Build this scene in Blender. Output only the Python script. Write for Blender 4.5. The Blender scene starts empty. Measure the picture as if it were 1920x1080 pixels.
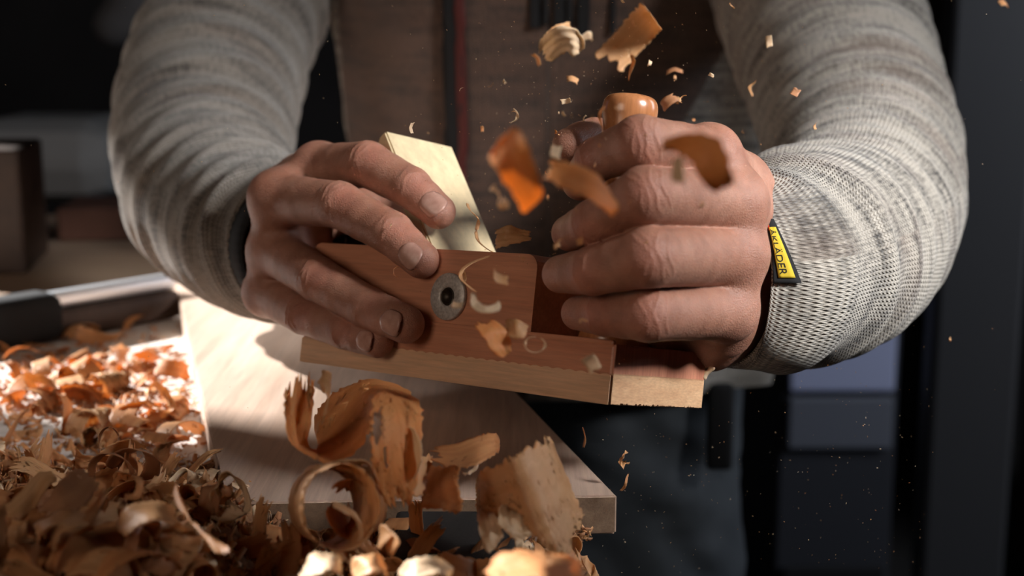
import bpy, bmesh, math, random
import numpy as np
from mathutils import Vector, Matrix
import openvdb
R_ = random.Random(7)
NR = np.random.RandomState(11)
SC = bpy.context.scene
COL = SC.collection
PI = math.pi
# ---------------------------------------------------------------- camera
FPX = 2600.0
PITCH = math.radians(10.9)
CAM = np.array([0.0, 0.0, 1.12])
cd = bpy.data.cameras.new('camera'); cam = bpy.data.objects.new('camera', cd); COL.objects.link(cam)
cam.location = CAM; cam.rotation_euler = (PI / 2 - PITCH, 0, 0)
cd.sensor_width = 36.0; cd.lens = FPX / 1920 * 36.0
cd.clip_start = 0.02; cd.clip_end = 50
cd.dof.use_dof = True; cd.dof.focus_distance = 0.598; cd.dof.aperture_fstop = 7.0; cd.dof.aperture_blades = 9
SC.camera = cam
SC.view_settings.view_transform = 'Standard'; SC.view_settings.look = 'None'
SC.view_settings.gamma = 1.0; SC.view_settings.exposure = 0.0; SC.view_settings.use_curve_mapping = False
SC.render.engine = 'CYCLES'
SC.cycles.use_denoising = True
SC.cycles.max_bounces = 8; SC.cycles.diffuse_bounces = 4; SC.cycles.transmission_bounces = 6
# ---------------------------------------------------------------- light
w = bpy.data.worlds.new('sky'); SC.world = w; w.use_nodes = True
wb = w.node_tree.nodes['Background']; wb.inputs[0].default_value = (0.62, 0.74, 1.0, 1); wb.inputs[1].default_value = 0.25
SUN_TO = Vector((-0.80, 0.42, 0.50)).normalized()
sl = bpy.data.lights.new('sun', 'SUN'); so = bpy.data.objects.new('sun', sl); COL.objects.link(so)
sl.energy = 17.0; sl.angle = math.radians(1.0); sl.color = (1.0, 0.98, 0.96)
so.location = (-3, 2, 3); so.rotation_euler = SUN_TO.to_track_quat('Z', 'Y').to_euler()
def area(name, loc, target, size, power, color):
    l = bpy.data.lights.new(name, 'AREA'); l.shape = 'RECTANGLE'; l.size = size[0]; l.size_y = size[1]
    l.energy = power; l.color = color
    o = bpy.data.objects.new(name, l); COL.objects.link(o); o.location = loc
    o.rotation_euler = (Vector(loc) - Vector(target)).to_track_quat('Z', 'Y').to_euler()
    return o
area('key_light_right', (0.80, 0.17, 1.57), (0.17, 0.67, 1.10), (0.24, 0.24), 1.1, (1.0, 0.985, 0.98)).data.spread = math.radians(34)  # key light from the upper right, added without a built source
area('fill_front_left', (-1.2, -0.7, 1.6), (-0.1, 0.6, 1.0), (0.7, 0.7), 6.0, (1.0, 0.78, 0.62))  # added warm fill standing in for bounce on the plane's side
area('cabinet_fill_back_right', (1.6, 1.2, 1.5), (0.5, 2.3, 0.8), (0.5, 0.8), 12.0, (0.85, 0.9, 1.0))  # added fill to brighten the cabinet, no opening behind it
# ---------------------------------------------------------------- projection helpers
fw = np.array([0, math.cos(PITCH), -math.sin(PITCH)]); up = np.array([0, math.sin(PITCH), math.cos(PITCH)]); rt = np.array([1.0, 0, 0])
def P(px, py, y):
    v = fw + (px - 960) / FPX * rt + (540 - py) / FPX * up
    return CAM + v * (y / v[1])
def Pz(px, py, z):
    v = fw + (px - 960) / FPX * rt + (540 - py) / FPX * up
    return CAM + v * ((z - CAM[2]) / v[2])
# ---------------------------------------------------------------- object helpers
def prop(o, label=None, cat=None, group=None, kind=None):
    if label: o['label'] = label
    if cat: o['category'] = cat
    if group: o['group'] = group
    if kind: o['kind'] = kind
    return o
def empty(name, loc, label, cat, group=None):
    o = bpy.data.objects.new(name, None); COL.objects.link(o); o.location = loc; o.empty_display_size = 0.02
    return prop(o, label, cat, group)
def link(name, me, mat=None, parent=None):
    me.name = name
    o = bpy.data.objects.new(name, me); COL.objects.link(o)
    if mat: me.materials.append(mat)
    if parent:
        o.parent = parent; o.matrix_parent_inverse = Matrix.Translation(-Vector(parent.location))
    return o
def mesh_np(name, v, f, uv=None, smooth=True):
    me = bpy.data.meshes.new(name)
    me.from_pydata([tuple(p) for p in v], [], [tuple(int(i) for i in q) for q in f])
    if uv is not None:
        l = me.uv_layers.new(name='UVMap')
        idx = np.zeros(len(me.loops), dtype=np.int32); me.loops.foreach_get('vertex_index', idx)
        l.data.foreach_set('uv', np.asarray(uv)[idx].astype(np.float32).ravel())
    if smooth: me.polygons.foreach_set('use_smooth', [True] * len(me.polygons))
    me.update(); return me
def recenter(o):
    """put the origin of a parentless mesh at its middle"""
    me = o.data; n = len(me.vertices); a = np.zeros(n * 3); me.vertices.foreach_get('co', a); a = a.reshape(-1, 3)
    c = (a.min(0) + a.max(0)) / 2; me.vertices.foreach_set('co', (a - c).ravel()); me.update(); o.location = c
    return o
def box_bm(bm, size, loc=(0, 0, 0), rot=None, bevel=0, seg=2):
    r = bmesh.ops.create_cube(bm, size=1.0); vs = r['verts']
    bmesh.ops.scale(bm, vec=size, verts=vs)
    if bevel:
        es = list({e for v in vs for e in v.link_edges})
        rr = bmesh.ops.bevel(bm, geom=es, offset=bevel, segments=seg, affect='EDGES', profile=0.5)
        vs = list({v for v in rr['verts']} | {v for v in vs if v.is_valid})
    if rot is not None: bmesh.ops.rotate(bm, cent=(0, 0, 0), matrix=rot, verts=vs)
    bmesh.ops.translate(bm, vec=loc, verts=vs)
    return vs
def from_bm(name, bm, smooth=False):
    me = bpy.data.meshes.new(name); bm.normal_update(); bm.to_mesh(me); bm.free()
    if smooth: me.polygons.foreach_set('use_smooth', [True] * len(me.polygons))
    return me
def box(name, size, loc, mat, rotz=0, bevel=0.004, parent=None):
    bm = bmesh.new(); box_bm(bm, size, bevel=bevel)
    o = link(name, from_bm(name, bm), mat, parent)
    o.location = loc; o.rotation_euler = (0, 0, rotz); return o
# ---------------------------------------------------------------- material helpers
class NT:
    def __init__(s, name):
        s.m = bpy.data.materials.new(name); s.m.use_nodes = True; s.t = s.m.node_tree; s.t.nodes.clear()
        s.out = s.n('ShaderNodeOutputMaterial')
    def n(s, k, **kw):
        nd = s.t.nodes.new(k)
        for a, b in kw.items():
            if a.startswith('i_'):
                key = a[2:]; key = int(key) if key.isdigit() else key.replace('_', ' ')
                nd.inputs[key].default_value = b
            else: setattr(nd, a, b)
        return nd
    def l(s, a, b): s.t.links.new(a, b)
    def coord(s, kind='Object', scale=(1, 1, 1), rot=(0, 0, 0)):
        tc = s.n('ShaderNodeTexCoord'); mp = s.n('ShaderNodeMapping'); mp.inputs['Scale'].default_value = scale; mp.inputs['Rotation'].default_value = rot
        s.l(tc.outputs[kind], mp.inputs['Vector']); return mp.outputs['Vector']
    def noise(s, vec, scale, detail=4, rough=0.55, dist=0.0):
        nd = s.n('ShaderNodeTexNoise'); nd.inputs['Scale'].default_value = scale; nd.inputs['Detail'].default_value = detail
        nd.inputs['Roughness'].default_value = rough; nd.inputs['Distortion'].default_value = dist
        s.l(vec, nd.inputs['Vector']); return nd.outputs['Fac']
    def ramp(s, fac, stops):
        r = s.n('ShaderNodeValToRGB'); e = r.color_ramp.elements
        while len(e) < len(stops): e.new(0.5)
        for i, (p, c) in enumerate(stops):
            e[i].position = p; e[i].color = (*c, 1) if len(c) == 3 else c
        s.l(fac, r.inputs['Fac']); return r.outputs['Color']
    def mix(s, fac, a, b, mode='MIX'):
        m = s.n('ShaderNodeMix', data_type='RGBA', blend_type=mode)
        for sock, val in ((m.inputs[0], fac), (m.inputs[6], a), (m.inputs[7], b)):
            if hasattr(val, 'is_linked') or hasattr(val, 'links'): s.l(val, sock)
            elif isinstance(val, (tuple, list)): sock.default_value = (*val, 1) if len(val) == 3 else val
            else: sock.default_value = val
        return m.outputs[2]
    def math(s, op, a, b=0.0):
        m = s.n('ShaderNodeMath', operation=op)
        for i, val in enumerate((a, b)):
            if hasattr(val, 'links'): s.l(val, m.inputs[i])
            else: m.inputs[i].default_value = val
        return m.outputs[0]
    def bump(s, h, strength, dist=0.001):
        b = s.n('ShaderNodeBump'); b.inputs['Strength'].default_value = strength; b.inputs['Distance'].default_value = dist
        s.l(h, b.inputs['Height']); return b.outputs['Normal']
    def bsdf(s, color, rough=0.6, normal=None, **kw):
        b = s.n('ShaderNodeBsdfPrincipled')
        if hasattr(color, 'links'): s.l(color, b.inputs['Base Color'])
        else: b.inputs['Base Color'].default_value = (*color, 1)
        if hasattr(rough, 'links'): s.l(rough, b.inputs['Roughness'])
        else: b.inputs['Roughness'].default_value = rough
        if normal is not None: s.l(normal, b.inputs['Normal'])
        for k, v in kw.items(): b.inputs[k.replace('_', ' ')].default_value = v
        return b.outputs[0]
    def done(s, sh): s.l(sh, s.out.inputs['Surface']); return s.m
def simple(name, c, rough=0.6, **kw):
    t = NT(name); return t.done(t.bsdf(c, rough, **kw))
def mottled(name, c1, c2, scale=6, rough=0.7, bump=0.2, **kw):
    t = NT(name); v = t.coord(); n = t.noise(v, scale, 6)
    return t.done(t.bsdf(t.ramp(n, [(0.3, c1), (0.7, c2)]), rough, t.bump(n, bump), **kw))
def wood(name, c1, c2, axis='X', scale=1.0, rough=0.45, ring=60, stretch=0.06, coat=0.0, bump=0.12, dirt=None):
    t = NT(name)
    sx = {'X': (stretch, 1, 1), 'Y': (1, stretch, 1), 'Z': (1, 1, stretch)}[axis]
    v = t.coord('Object', tuple(a * scale for a in sx))
    big = t.noise(v, ring, 4, 0.6, 0.6); fine = t.noise(v, ring * 9, 4, 0.65)
    c = t.ramp(big, [(0.28, c1), (0.5, tuple((a + b) / 2 for a, b in zip(c1, c2))), (0.72, c2)])
    c = t.mix(0.55, c, t.ramp(fine, [(0.35, (0.72, 0.72, 0.72)), (0.65, (1.12, 1.1, 1.08))]), 'MULTIPLY')
    if dirt:
        v2 = t.coord('Object'); d = t.noise(v2, dirt[1], 5, 0.6)
        c = t.mix(t.ramp(d, [(dirt[2], (0, 0, 0)), (dirt[2] + 0.12, (1, 1, 1))]), c, dirt[0])
    return t.done(t.bsdf(c, rough, t.bump(fine, bump, 0.0006), Coat_Weight=coat, Coat_Roughness=0.25))
M = {}
M['beech'] = wood('red_beech', (0.50, 0.20, 0.11), (0.68, 0.32, 0.19), 'X', 1, 0.42, 70, coat=0.25)
M['beech_end'] = wood('red_beech_end_grain', (0.42, 0.15, 0.09), (0.62, 0.27, 0.17), 'Z', 1, 0.5, 200)
M['sole'] = wood('hornbeam_sole', (0.66, 0.40, 0.23), (0.80, 0.54, 0.35), 'X', 1, 0.5, 80)
M['horn'] = wood('oiled_horn_wood', (0.30, 0.10, 0.035), (0.52, 0.22, 0.09), 'Z', 1, 0.22, 60, coat=0.6)
M['iron_wedge'] = wood('pale_hornbeam', (0.66, 0.52, 0.31), (0.74, 0.60, 0.38), 'X', 1, 0.5, 18, stretch=0.05, bump=0.02)
M['board'] = wood('planed_board', (0.41, 0.285, 0.21), (0.60, 0.46, 0.37), 'Y', 1, 0.5, 45, stretch=0.05, bump=0.05, dirt=((0.16, 0.06, 0.03), 16, 0.70))
M['board_end'] = wood('board_end_grain', (0.15, 0.09, 0.055), (0.24, 0.155, 0.095), 'Y', 1, 0.7, 160)
M['bench'] = wood('workbench_top', (0.56, 0.50, 0.45), (0.76, 0.71, 0.66), 'X', 1, 0.6, 22, stretch=0.1, dirt=((0.20, 0.08, 0.035), 14, 0.60))
M['dark_wood'] = wood('dark_wood', (0.035, 0.02, 0.014), (0.075, 0.042, 0.028), 'Y', 1, 0.6, 20)
M['mid_wood'] = wood('mid_wood', (0.38, 0.26, 0.18), (0.50, 0.36, 0.25), 'X', 1, 0.6, 20)
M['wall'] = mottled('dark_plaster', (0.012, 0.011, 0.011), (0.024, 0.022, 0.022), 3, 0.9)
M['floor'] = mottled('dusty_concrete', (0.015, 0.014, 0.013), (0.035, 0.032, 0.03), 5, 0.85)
M['steel'] = simple('brushed_steel', (0.80, 0.82, 0.86), 0.38, Metallic=0.7)
M['black'] = simple('black_cloth', (0.006, 0.006, 0.007), 0.9)
def metal_disc():
    t = NT('turned_zinc_disc'); v = t.coord(); n = t.noise(v, 900, 3)
    return t.done(t.bsdf(t.ramp(n, [(0.3, (0.34, 0.31, 0.285)), (0.7, (0.60, 0.56, 0.52))]), 0.45, t.bump(n, 0.3, 0.0003), Metallic=0.25))
M['disc'] = metal_disc()
def skin():
    t = NT('weathered_skin'); v = t.coord()
    at = t.n('ShaderNodeAttribute', attribute_name='knuckle').outputs['Fac']
    n1 = t.noise(v, 45, 5, 0.6); n2 = t.noise(v, 700, 5, 0.7); n3 = t.noise(v, 140, 4, 0.6)
    c = t.ramp(n1, [(0.3, (0.33, 0.15, 0.098)), (0.7, (0.46, 0.24, 0.17))])
    c = t.mix(t.math('MULTIPLY', at, 0.55), c, (0.50, 0.20, 0.145))
    c = t.mix(0.35, c, t.ramp(n3, [(0.35, (0.6, 0.55, 0.52)), (0.6, (1.1, 1.08, 1.05))]), 'MULTIPLY')
    vo = t.n('ShaderNodeTexVoronoi', feature='DISTANCE_TO_EDGE'); vo.inputs['Scale'].default_value = 900; t.l(t.coord('Object', (1, 1, 1)), vo.inputs['Vector'])
    h = t.math('ADD', t.math('MULTIPLY', vo.outputs[0], 1.6), n2)
    h = t.math('ADD', h, t.math('MULTIPLY', t.noise(t.coord('Object', (1, 1, 3)), 260, 4, 0.6, 1.0), 1.4))
    b = t.n('ShaderNodeBsdfPrincipled'); t.l(c, b.inputs['Base Color']); b.inputs['Roughness'].default_value = 0.47
    b.inputs['Subsurface Weight'].default_value = 0.18; b.inputs['Subsurface Radius'].default_value = (1.0, 0.35, 0.2); b.inputs['Subsurface Scale'].default_value = 0.003
    b.inputs['Specular IOR Level'].default_value = 0.45
    t.l(t.bump(h, 0.42, 0.0005), b.inputs['Normal'])
    return t.done(b.outputs[0])
M['skin'] = skin()
def nailm():
    t = NT('dusty_fingernail'); v = t.coord(); n = t.noise(v, 260, 3)
    return t.done(t.bsdf(t.ramp(n, [(0.3, (0.42, 0.22, 0.17)), (0.7, (0.56, 0.33, 0.26))]), 0.32, t.bump(n, 0.1, 0.0003)))
M['nail'] = nailm()
def knit(name, light, dark, warm, thr=0.5, su=1.0, bumpd=0.0009):
    """melange knit; UV in metres: u along the limb, v around it"""
    t = NT(name)
    tc = t.n('ShaderNodeTexCoord'); sx = t.n('ShaderNodeSeparateXYZ'); t.l(tc.outputs['UV'], sx.inputs[0]); u, v = sx.outputs[0], sx.outputs[1]
    pu, pv = 0.0017 * su, 0.0021 * su
    wob = t.n('ShaderNodeMapping'); wob.inputs['Scale'].default_value = (14, 14, 1); t.l(tc.outputs['UV'], wob.inputs[0])
    wn = t.noise(wob.outputs[0], 1.0, 2)
    u2 = t.math('ADD', u, t.math('MULTIPLY', wn, 0.012))
    ss = t.math('ABSOLUTE', t.math('SINE', t.math('MULTIPLY', v, PI / pv)))
    row = t.math('SINE', t.math('MULTIPLY', t.math('ADD', u2, t.math('MULTIPLY', ss, pu * 0.55)), 2 * PI / pu))
    st = t.math('MULTIPLY', t.math('ADD', row, 1.0), t.math('POWER', ss, 0.6))
    # dark yarn dashes: noise long round the limb, short along it, chopped per stitch
    mp = t.n('ShaderNodeMapping'); mp.inputs['Scale'].default_value = (150 / su, 16 / su, 1); t.l(tc.outputs['UV'], mp.inputs[0])
    mp2 = t.n('ShaderNodeMapping'); mp2.inputs['Scale'].default_value = (170 / su, 520 / su, 1); t.l(tc.outputs['UV'], mp2.inputs[0])
    mp3 = t.n('ShaderNodeMapping'); mp3.inputs['Scale'].default_value = (22, 9, 1); t.l(tc.outputs['UV'], mp3.inputs[0])
    a = t.noise(mp.outputs[0], 1.0, 3, 0.6); b = t.noise(mp2.outputs[0], 1.0, 2, 0.6); c3 = t.noise(mp3.outputs[0], 1.0, 3)
    f = t.math('ADD', t.math('MULTIPLY', a, 0.55), t.math('MULTIPLY', b, 0.35)); f = t.math('ADD', f, t.math('MULTIPLY', c3, 0.25))
    c = t.ramp(f, [(thr, light), (thr + 0.10, tuple(0.45 * l + 0.55 * d for l, d in zip(light, dark))), (thr + 0.18, dark)])
    c = t.mix(t.ramp(c3, [(0.5, (0, 0, 0)), (0.75, (0.5, 0.5, 0.5))]), c, warm)
    c = t.mix(0.5, c, t.ramp(st, [(0.0, (0.55, 0.53, 0.5)), (0.5, (1.1, 1.1, 1.1))]), 'MULTIPLY')
    fz = t.noise(t.coord('Object'), 1500, 2, 0.8)
    h = t.math('ADD', st, t.math('MULTIPLY', fz, 0.6))
    return t.done(t.bsdf(c, 0.95, t.bump(h, 0.7, bumpd), Sheen_Weight=0.25, Sheen_Roughness=0.5))
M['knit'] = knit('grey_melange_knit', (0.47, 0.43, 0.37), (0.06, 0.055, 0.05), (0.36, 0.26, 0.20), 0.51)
M['knit_shade'] = knit('grey_melange_knit_shaded', (0.27, 0.235, 0.20), (0.06, 0.052, 0.045), (0.21, 0.15, 0.11), 0.51, 1.1)  # darker copy of the sleeve knit, the arm's shade put into the colour
M['knit_body'] = knit('brown_knit_body', (0.135, 0.078, 0.055), (0.045, 0.032, 0.027), (0.18, 0.085, 0.05), 0.52, 1.3)
M['trouser'] = mottled('faded_work_trouser_cloth', (0.035, 0.042, 0.05), (0.075, 0.085, 0.095), 14, 0.9, 0.3)
def shave(name, c1, c2, trans, tcol, gscale=1.0):
    """thin wood: grain streaks along the ribbon (UV u along, v across), light passes through"""
    t = NT(name); v = t.coord('UV', (9 * gscale, 260 * gscale, 1)); n = t.noise(v, 1.0, 5, 0.6, 0.3)
    v2 = t.coord('Object'); n2 = t.noise(v2, 60, 3)
    c = t.ramp(n, [(0.3, c1), (0.7, c2)])
    c = t.mix(0.4, c, t.ramp(n2, [(0.3, (0.75, 0.7, 0.65)), (0.7, (1.1, 1.1, 1.1))]), 'MULTIPLY')
    nor = t.bump(n, 0.25, 0.0003)
    b = t.bsdf(c, 0.5, nor)
    tr = t.n('ShaderNodeBsdfTranslucent'); t.l(t.mix(0.6, c, tcol), tr.inputs[0]); t.l(nor, tr.inputs['Normal'])
    ms = t.n('ShaderNodeMixShader'); ms.inputs[0].default_value = trans; t.l(b, ms.inputs[1]); t.l(tr.outputs[0], ms.inputs[2])
    return t.done(ms.outputs[0])
M['shave_tan'] = shave('tan_shaving', (0.56, 0.30, 0.13), (0.76, 0.48, 0.25), 0.38, (0.95, 0.50, 0.16))
M['shave_orange'] = shave('orange_shaving', (0.50, 0.23, 0.09), (0.74, 0.42, 0.19), 0.42, (1.0, 0.46, 0.13))
M['shave_amber'] = shave('amber_shaving', (0.76, 0.33, 0.10), (0.95, 0.54, 0.22), 0.5, (1.0, 0.46, 0.12))
M['shave_pale'] = shave('pale_shaving', (0.72, 0.52, 0.32), (0.88, 0.72, 0.52), 0.35, (0.95, 0.68, 0.36))
M['shave_brown'] = shave('brown_shaving', (0.34, 0.15, 0.07), (0.50, 0.26, 0.13), 0.30, (0.8, 0.35, 0.12))
def mound_mat():
    t = NT('packed_fine_shavings'); v = t.coord(); n = t.noise(v, 160, 6, 0.7, 1.2)
    return t.done(t.bsdf(t.ramp(n, [(0.3, (0.10, 0.04, 0.018)), (0.5, (0.34, 0.16, 0.07)), (0.72, (0.58, 0.34, 0.17))]), 0.8, t.bump(n, 1.0, 0.003)))
M['mound'] = mound_mat()

# ---------------------------------------------------------------- the room
def struct(o): o['kind'] = 'structure'; return o
X0, X1, Y0, Y1, ZC = -1.9, 2.0, -1.6, 3.6, 2.7
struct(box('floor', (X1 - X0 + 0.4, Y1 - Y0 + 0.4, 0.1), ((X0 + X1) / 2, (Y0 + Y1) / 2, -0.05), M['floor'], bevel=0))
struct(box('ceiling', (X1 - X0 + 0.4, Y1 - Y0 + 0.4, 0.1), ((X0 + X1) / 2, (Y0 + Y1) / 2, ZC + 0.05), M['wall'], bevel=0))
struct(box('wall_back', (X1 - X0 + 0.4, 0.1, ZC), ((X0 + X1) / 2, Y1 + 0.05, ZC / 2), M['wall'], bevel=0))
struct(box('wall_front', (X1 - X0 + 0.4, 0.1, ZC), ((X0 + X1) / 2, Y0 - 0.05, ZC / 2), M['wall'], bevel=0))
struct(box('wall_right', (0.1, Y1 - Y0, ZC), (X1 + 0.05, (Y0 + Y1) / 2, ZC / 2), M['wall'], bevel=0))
# left wall with an unseen window added to shape the sun patches: opening Y WA..WB with a thick post in it
WA, WP0, WP1, WB, WZ0, WZ1, WZS, WZM = 1.345, 1.455, 1.615, 2.08, 1.15, 2.35, 2.085, 2.105
bm = bmesh.new()
box_bm(bm, (0.1, WA - Y0, ZC), (X0 - 0.05, (WA + Y0) / 2, ZC / 2))
box_bm(bm, (0.1, Y1 - WB, ZC), (X0 - 0.05, (WB + Y1) / 2, ZC / 2))
box_bm(bm, (0.1, WB - WA, WZ0), (X0 - 0.05, (WA + WB) / 2, WZ0 / 2))
box_bm(bm, (0.1, WB - WA, ZC - WZ1), (X0 - 0.05, (WA + WB) / 2, (WZ1 + ZC) / 2))
box_bm(bm, (0.1, WB - WP1, WZ1 - WZM), (X0 - 0.05, (WP1 + WB) / 2, (WZ1 + WZM) / 2))  # panel added to keep the sun off the sleeve
box_bm(bm, (0.1, WP0 - WA, WZS - WZ0), (X0 - 0.05, (WP0 + WA) / 2, (WZS + WZ0) / 2))  # panel added to keep this beam off the left heap
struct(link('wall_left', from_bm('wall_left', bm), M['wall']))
bm = bmesh.new()
box_bm(bm, (0.08, WP1 - WP0, WZ1 - WZ0), (X0 - 0.05, (WP0 + WP1) / 2, (WZ0 + WZ1) / 2), bevel=0.003)  # post added to cast the shade band over board and heap
box_bm(bm, (0.06, WB - WA, 0.04), (X0 - 0.05, (WA + WB) / 2, WZ0 + 0.02), bevel=0.003)
box_bm(bm, (0.06, WB - WA, 0.04), (X0 - 0.05, (WA + WB) / 2, WZ1 - 0.02), bevel=0.003)
struct(link('gobo_window_1', from_bm('gobo_window_1', bm), M['dark_wood']))
# ---------------------------------------------------------------- the hand plane's own frame (x to the heel, y to the camera side, z up)
PR = np.array([[-0.74841177, -0.65558196, 0.1004595], [0.65959609, -0.71987473, 0.21613277], [-0.06937449, 0.228019, 0.97118202]])
PO = np.array([0.0390, 0.5394, 0.9682])
def PW(x, y, z): return PO + PR @ np.array([x, y, z])
def PL(px, py, yl):
    """plane-local point where the sight line meets the local plane y = yl"""
    v = P(px, py, 1.0) - CAM; lc = PR.T @ (CAM - PO); lv = PR.T @ v
    return lc + lv * ((yl - lc[1]) / lv[1])
def PS(px, py, yl): return PO + PR @ PL(px, py, yl)
# ---------------------------------------------------------------- signed-distance modelling of flesh
def smin(a, b, k):
    h = np.clip(0.5 + 0.5 * (b - a) / k, 0, 1)
    return b + (a - b) * h - k * h * (1 - h)
def field(lo, hi, vox, parts):
    """parts: list of (chains, k_inside); returns distance grid per part"""
    lo = np.array(lo); n = np.ceil((np.array(hi) - lo) / vox).astype(int) + 1
    ax = [lo[i] + np.arange(n[i]) * vox for i in range(3)]
    res = []
    for chains, k in parts:
        D = np.full(n, 0.03, dtype=np.float32)
        for ch in chains:
            for (p, r), (q, s) in zip(ch[:-1], ch[1:]):
                p = np.array(p); q = np.array(q); m = max(r, s) + 0.022
                a = np.maximum(((np.minimum(p, q) - m - lo) / vox).astype(int), 0); b = np.minimum(((np.maximum(p, q) + m - lo) / vox).astype(int) + 2, n)
                if (b <= a).any(): continue
                sl = tuple(slice(i, j) for i, j in zip(a, b))
                X = ax[0][sl[0]][:, None, None] - p[0]; Y = ax[1][sl[1]][None, :, None] - p[1]; Z = ax[2][sl[2]][None, None, :] - p[2]
                d = q - p; L2 = max(d @ d, 1e-12)
                t = np.clip((X * d[0] + Y * d[1] + Z * d[2]) / L2, 0, 1)
                dist = np.sqrt((X - t * d[0]) ** 2 + (Y - t * d[1]) ** 2 + (Z - t * d[2]) ** 2) - (r + (s - r) * t)
                D[sl] = smin(D[sl], dist.astype(np.float32), k)
        res.append(D)
    return lo, res
def polys(lo, D, vox):
    g = openvdb.FloatGrid(0.03); g.copyFromArray(np.ascontiguousarray(D))
    pts, tri, quad = g.convertToPolygons(0.0, 0.0)
    f = [tuple(int(i) for i in q[::-1]) for q in quad] + [tuple(int(i) for i in q[::-1]) for q in tri]
    return np.array(pts) * vox + lo, f
def smooth_chain(pts, mid=0.95):
    """adds a slimmer ring halfway along each bone"""
    out = [pts[0]]
    for (p, r), (q, s) in zip(pts[:-1], pts[1:]):
        out.append(((np.array(p) + np.array(q)) / 2, (r + s) / 2 * mid)); out.append((q, s))
    return out
def unit(v): v = np.array(v, float); return v / np.linalg.norm(v)
CREASES = []; KN = []
def finger(joints, mid=0.97):
    """joints: MCP, PIP, DIP, TIP as (point, radius); records creases across the back of the joints"""
    for i, (w_, amp, offs) in enumerate([(0, 0, ()), (1, 1.0, (-0.0052, -0.003, -0.0008, 0.0014, 0.0036)), (2, 0.7, (-0.0024, -0.0006, 0.0014))]):
        if not offs: continue
        p = np.array(joints[i][0]); a = unit(unit(np.array(joints[i + 1][0]) - p) + unit(p - np.array(joints[i - 1][0])))
        bend = unit(p - (np.array(joints[i + 1][0]) + np.array(joints[i - 1][0])) / 2 + 1e-9)
        tocam = unit(CAM - p); n = unit(bend * 0.6 + tocam * 0.6)
        CREASES.append((p, a, n, joints[i][1], amp, offs)); KN.append((p + n * joints[i][1], 0.009))
    KN.append((np.array(joints[3][0]), 0.008)); KN.append((np.array(joints[0][0]), 0.012))
    return smooth_chain(joints, mid)
def dress(v, nrm):
    """knuckle creases, tendons and the redder knuckles"""
    out = v.copy(); kn = np.zeros(len(v))
    for p, a, n, r, amp, offs in CREASES:
        d = v - p; m = (np.linalg.norm(d, axis=1) < r * 1.9)
        if not m.any(): continue
        dm = d[m]; t = dm @ a; side = unit(np.cross(a, n)); s = dm @ side; h = dm @ n
        mask = np.clip((h + 0.1 * r) / (0.7 * r), 0, 1) * np.exp(-(s / (0.95 * r)) ** 4)
        disp = np.zeros(len(dm))
        for j, o in enumerate(offs):
            wv = o + 0.0011 * np.sin(s * 520 + j * 2.1 + p[0] * 900) * (0.5 + 0.5 * math.sin(j * 3.3)) + 0.0000 + 26 * s * s * (1 if o > 0 else -1)
            disp -= amp * 0.00055 * np.exp(-((t - wv) / 0.00048) ** 2) * (0.6 + 0.4 * math.cos(j * 2.7))
        out[m] += nrm[m] * (disp * mask)[:, None]
    for c, rad in KN:
        kn = np.maximum(kn, np.exp(-(np.linalg.norm(v - c, axis=1) / rad) ** 2))
    return out, kn
def vnormals(v, f):
    n = np.zeros_like(v); q = np.array([t if len(t) == 4 else t + (t[2],) for t in f])
    c = np.cross(v[q[:, 2]] - v[q[:, 0]], v[q[:, 3]] - v[q[:, 1]])
    for i in range(4): np.add.at(n, q[:, i], c)
    return n / (np.linalg.norm(n, axis=1)[:, None] + 1e-12)

# his right hand, on the heel of the plane (left in the photo)
def J(px, py, yl, r): return (PS(px, py, yl), r)
def K(px, py, y, r): return (P(px, py, y), r)
rf = dict(
    index=[K(598, 316, .700, .0125), K(690, 308, .668, .0112), K(770, 352, .650, .0100), K(822, 397, .640, .0082)],
    middle=[K(520, 372, .690, .0130), K(636, 384, .655, .0112), K(734, 437, .634, .0102), K(789, 487, .622, .0086)],
    ring=[K(515, 470, .695, .0125), K(597, 524, .652, .0108), K(692, 578, .628, .0098), K(760, 608, .611, .0088)],
    pinky=[K(502, 548, .700, .0118), K(570, 590, .664, .0098), K(648, 620, .640, .0088), K(708, 641, .624, .0075)],
)
RW = P(505, 455, .790)
r_palm = [
    [(RW + (0.016, 0, .004), .021), (P(570, 345, .735), .015), (rf['index'][0][0], .0120)],
    [(RW + (0.004, 0, .006), .021), (P(520, 380, .735), .0155), (rf['middle'][0][0], .0125)],
    [(RW, .021), (P(503, 465, .735), .015), (rf['ring'][0][0], .0118)],
    [(RW + (-.004, 0, -.008), .021), (P(500, 530, .745), .015), (rf['pinky'][0][0], .0112)],
    [(rf['index'][0][0], .011), (rf['middle'][0][0], .0115), (rf['ring'][0][0], .011), (rf['pinky'][0][0], .0105)],
    [(P(555, 420, .735), .020), (P(545, 480, .732), .020), (P(525, 535, .735), .0175)],
    [(P(520, 400, .715), .0130), (P(515, 470, .715), .0130), (P(512, 545, .718), .0120)],
    [(P(560, 360, .722), .014), (P(600, 330, .715), .0125)],
    [(RW, .023), (P(460, 430, .86), .026)],
]
r_thumb = [[(P(585, 400, .765), .016), (P(650, 390, .772), .0125), (P(735, 378, .770), .0105), (P(805, 380, .755), .0085)]]
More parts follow.
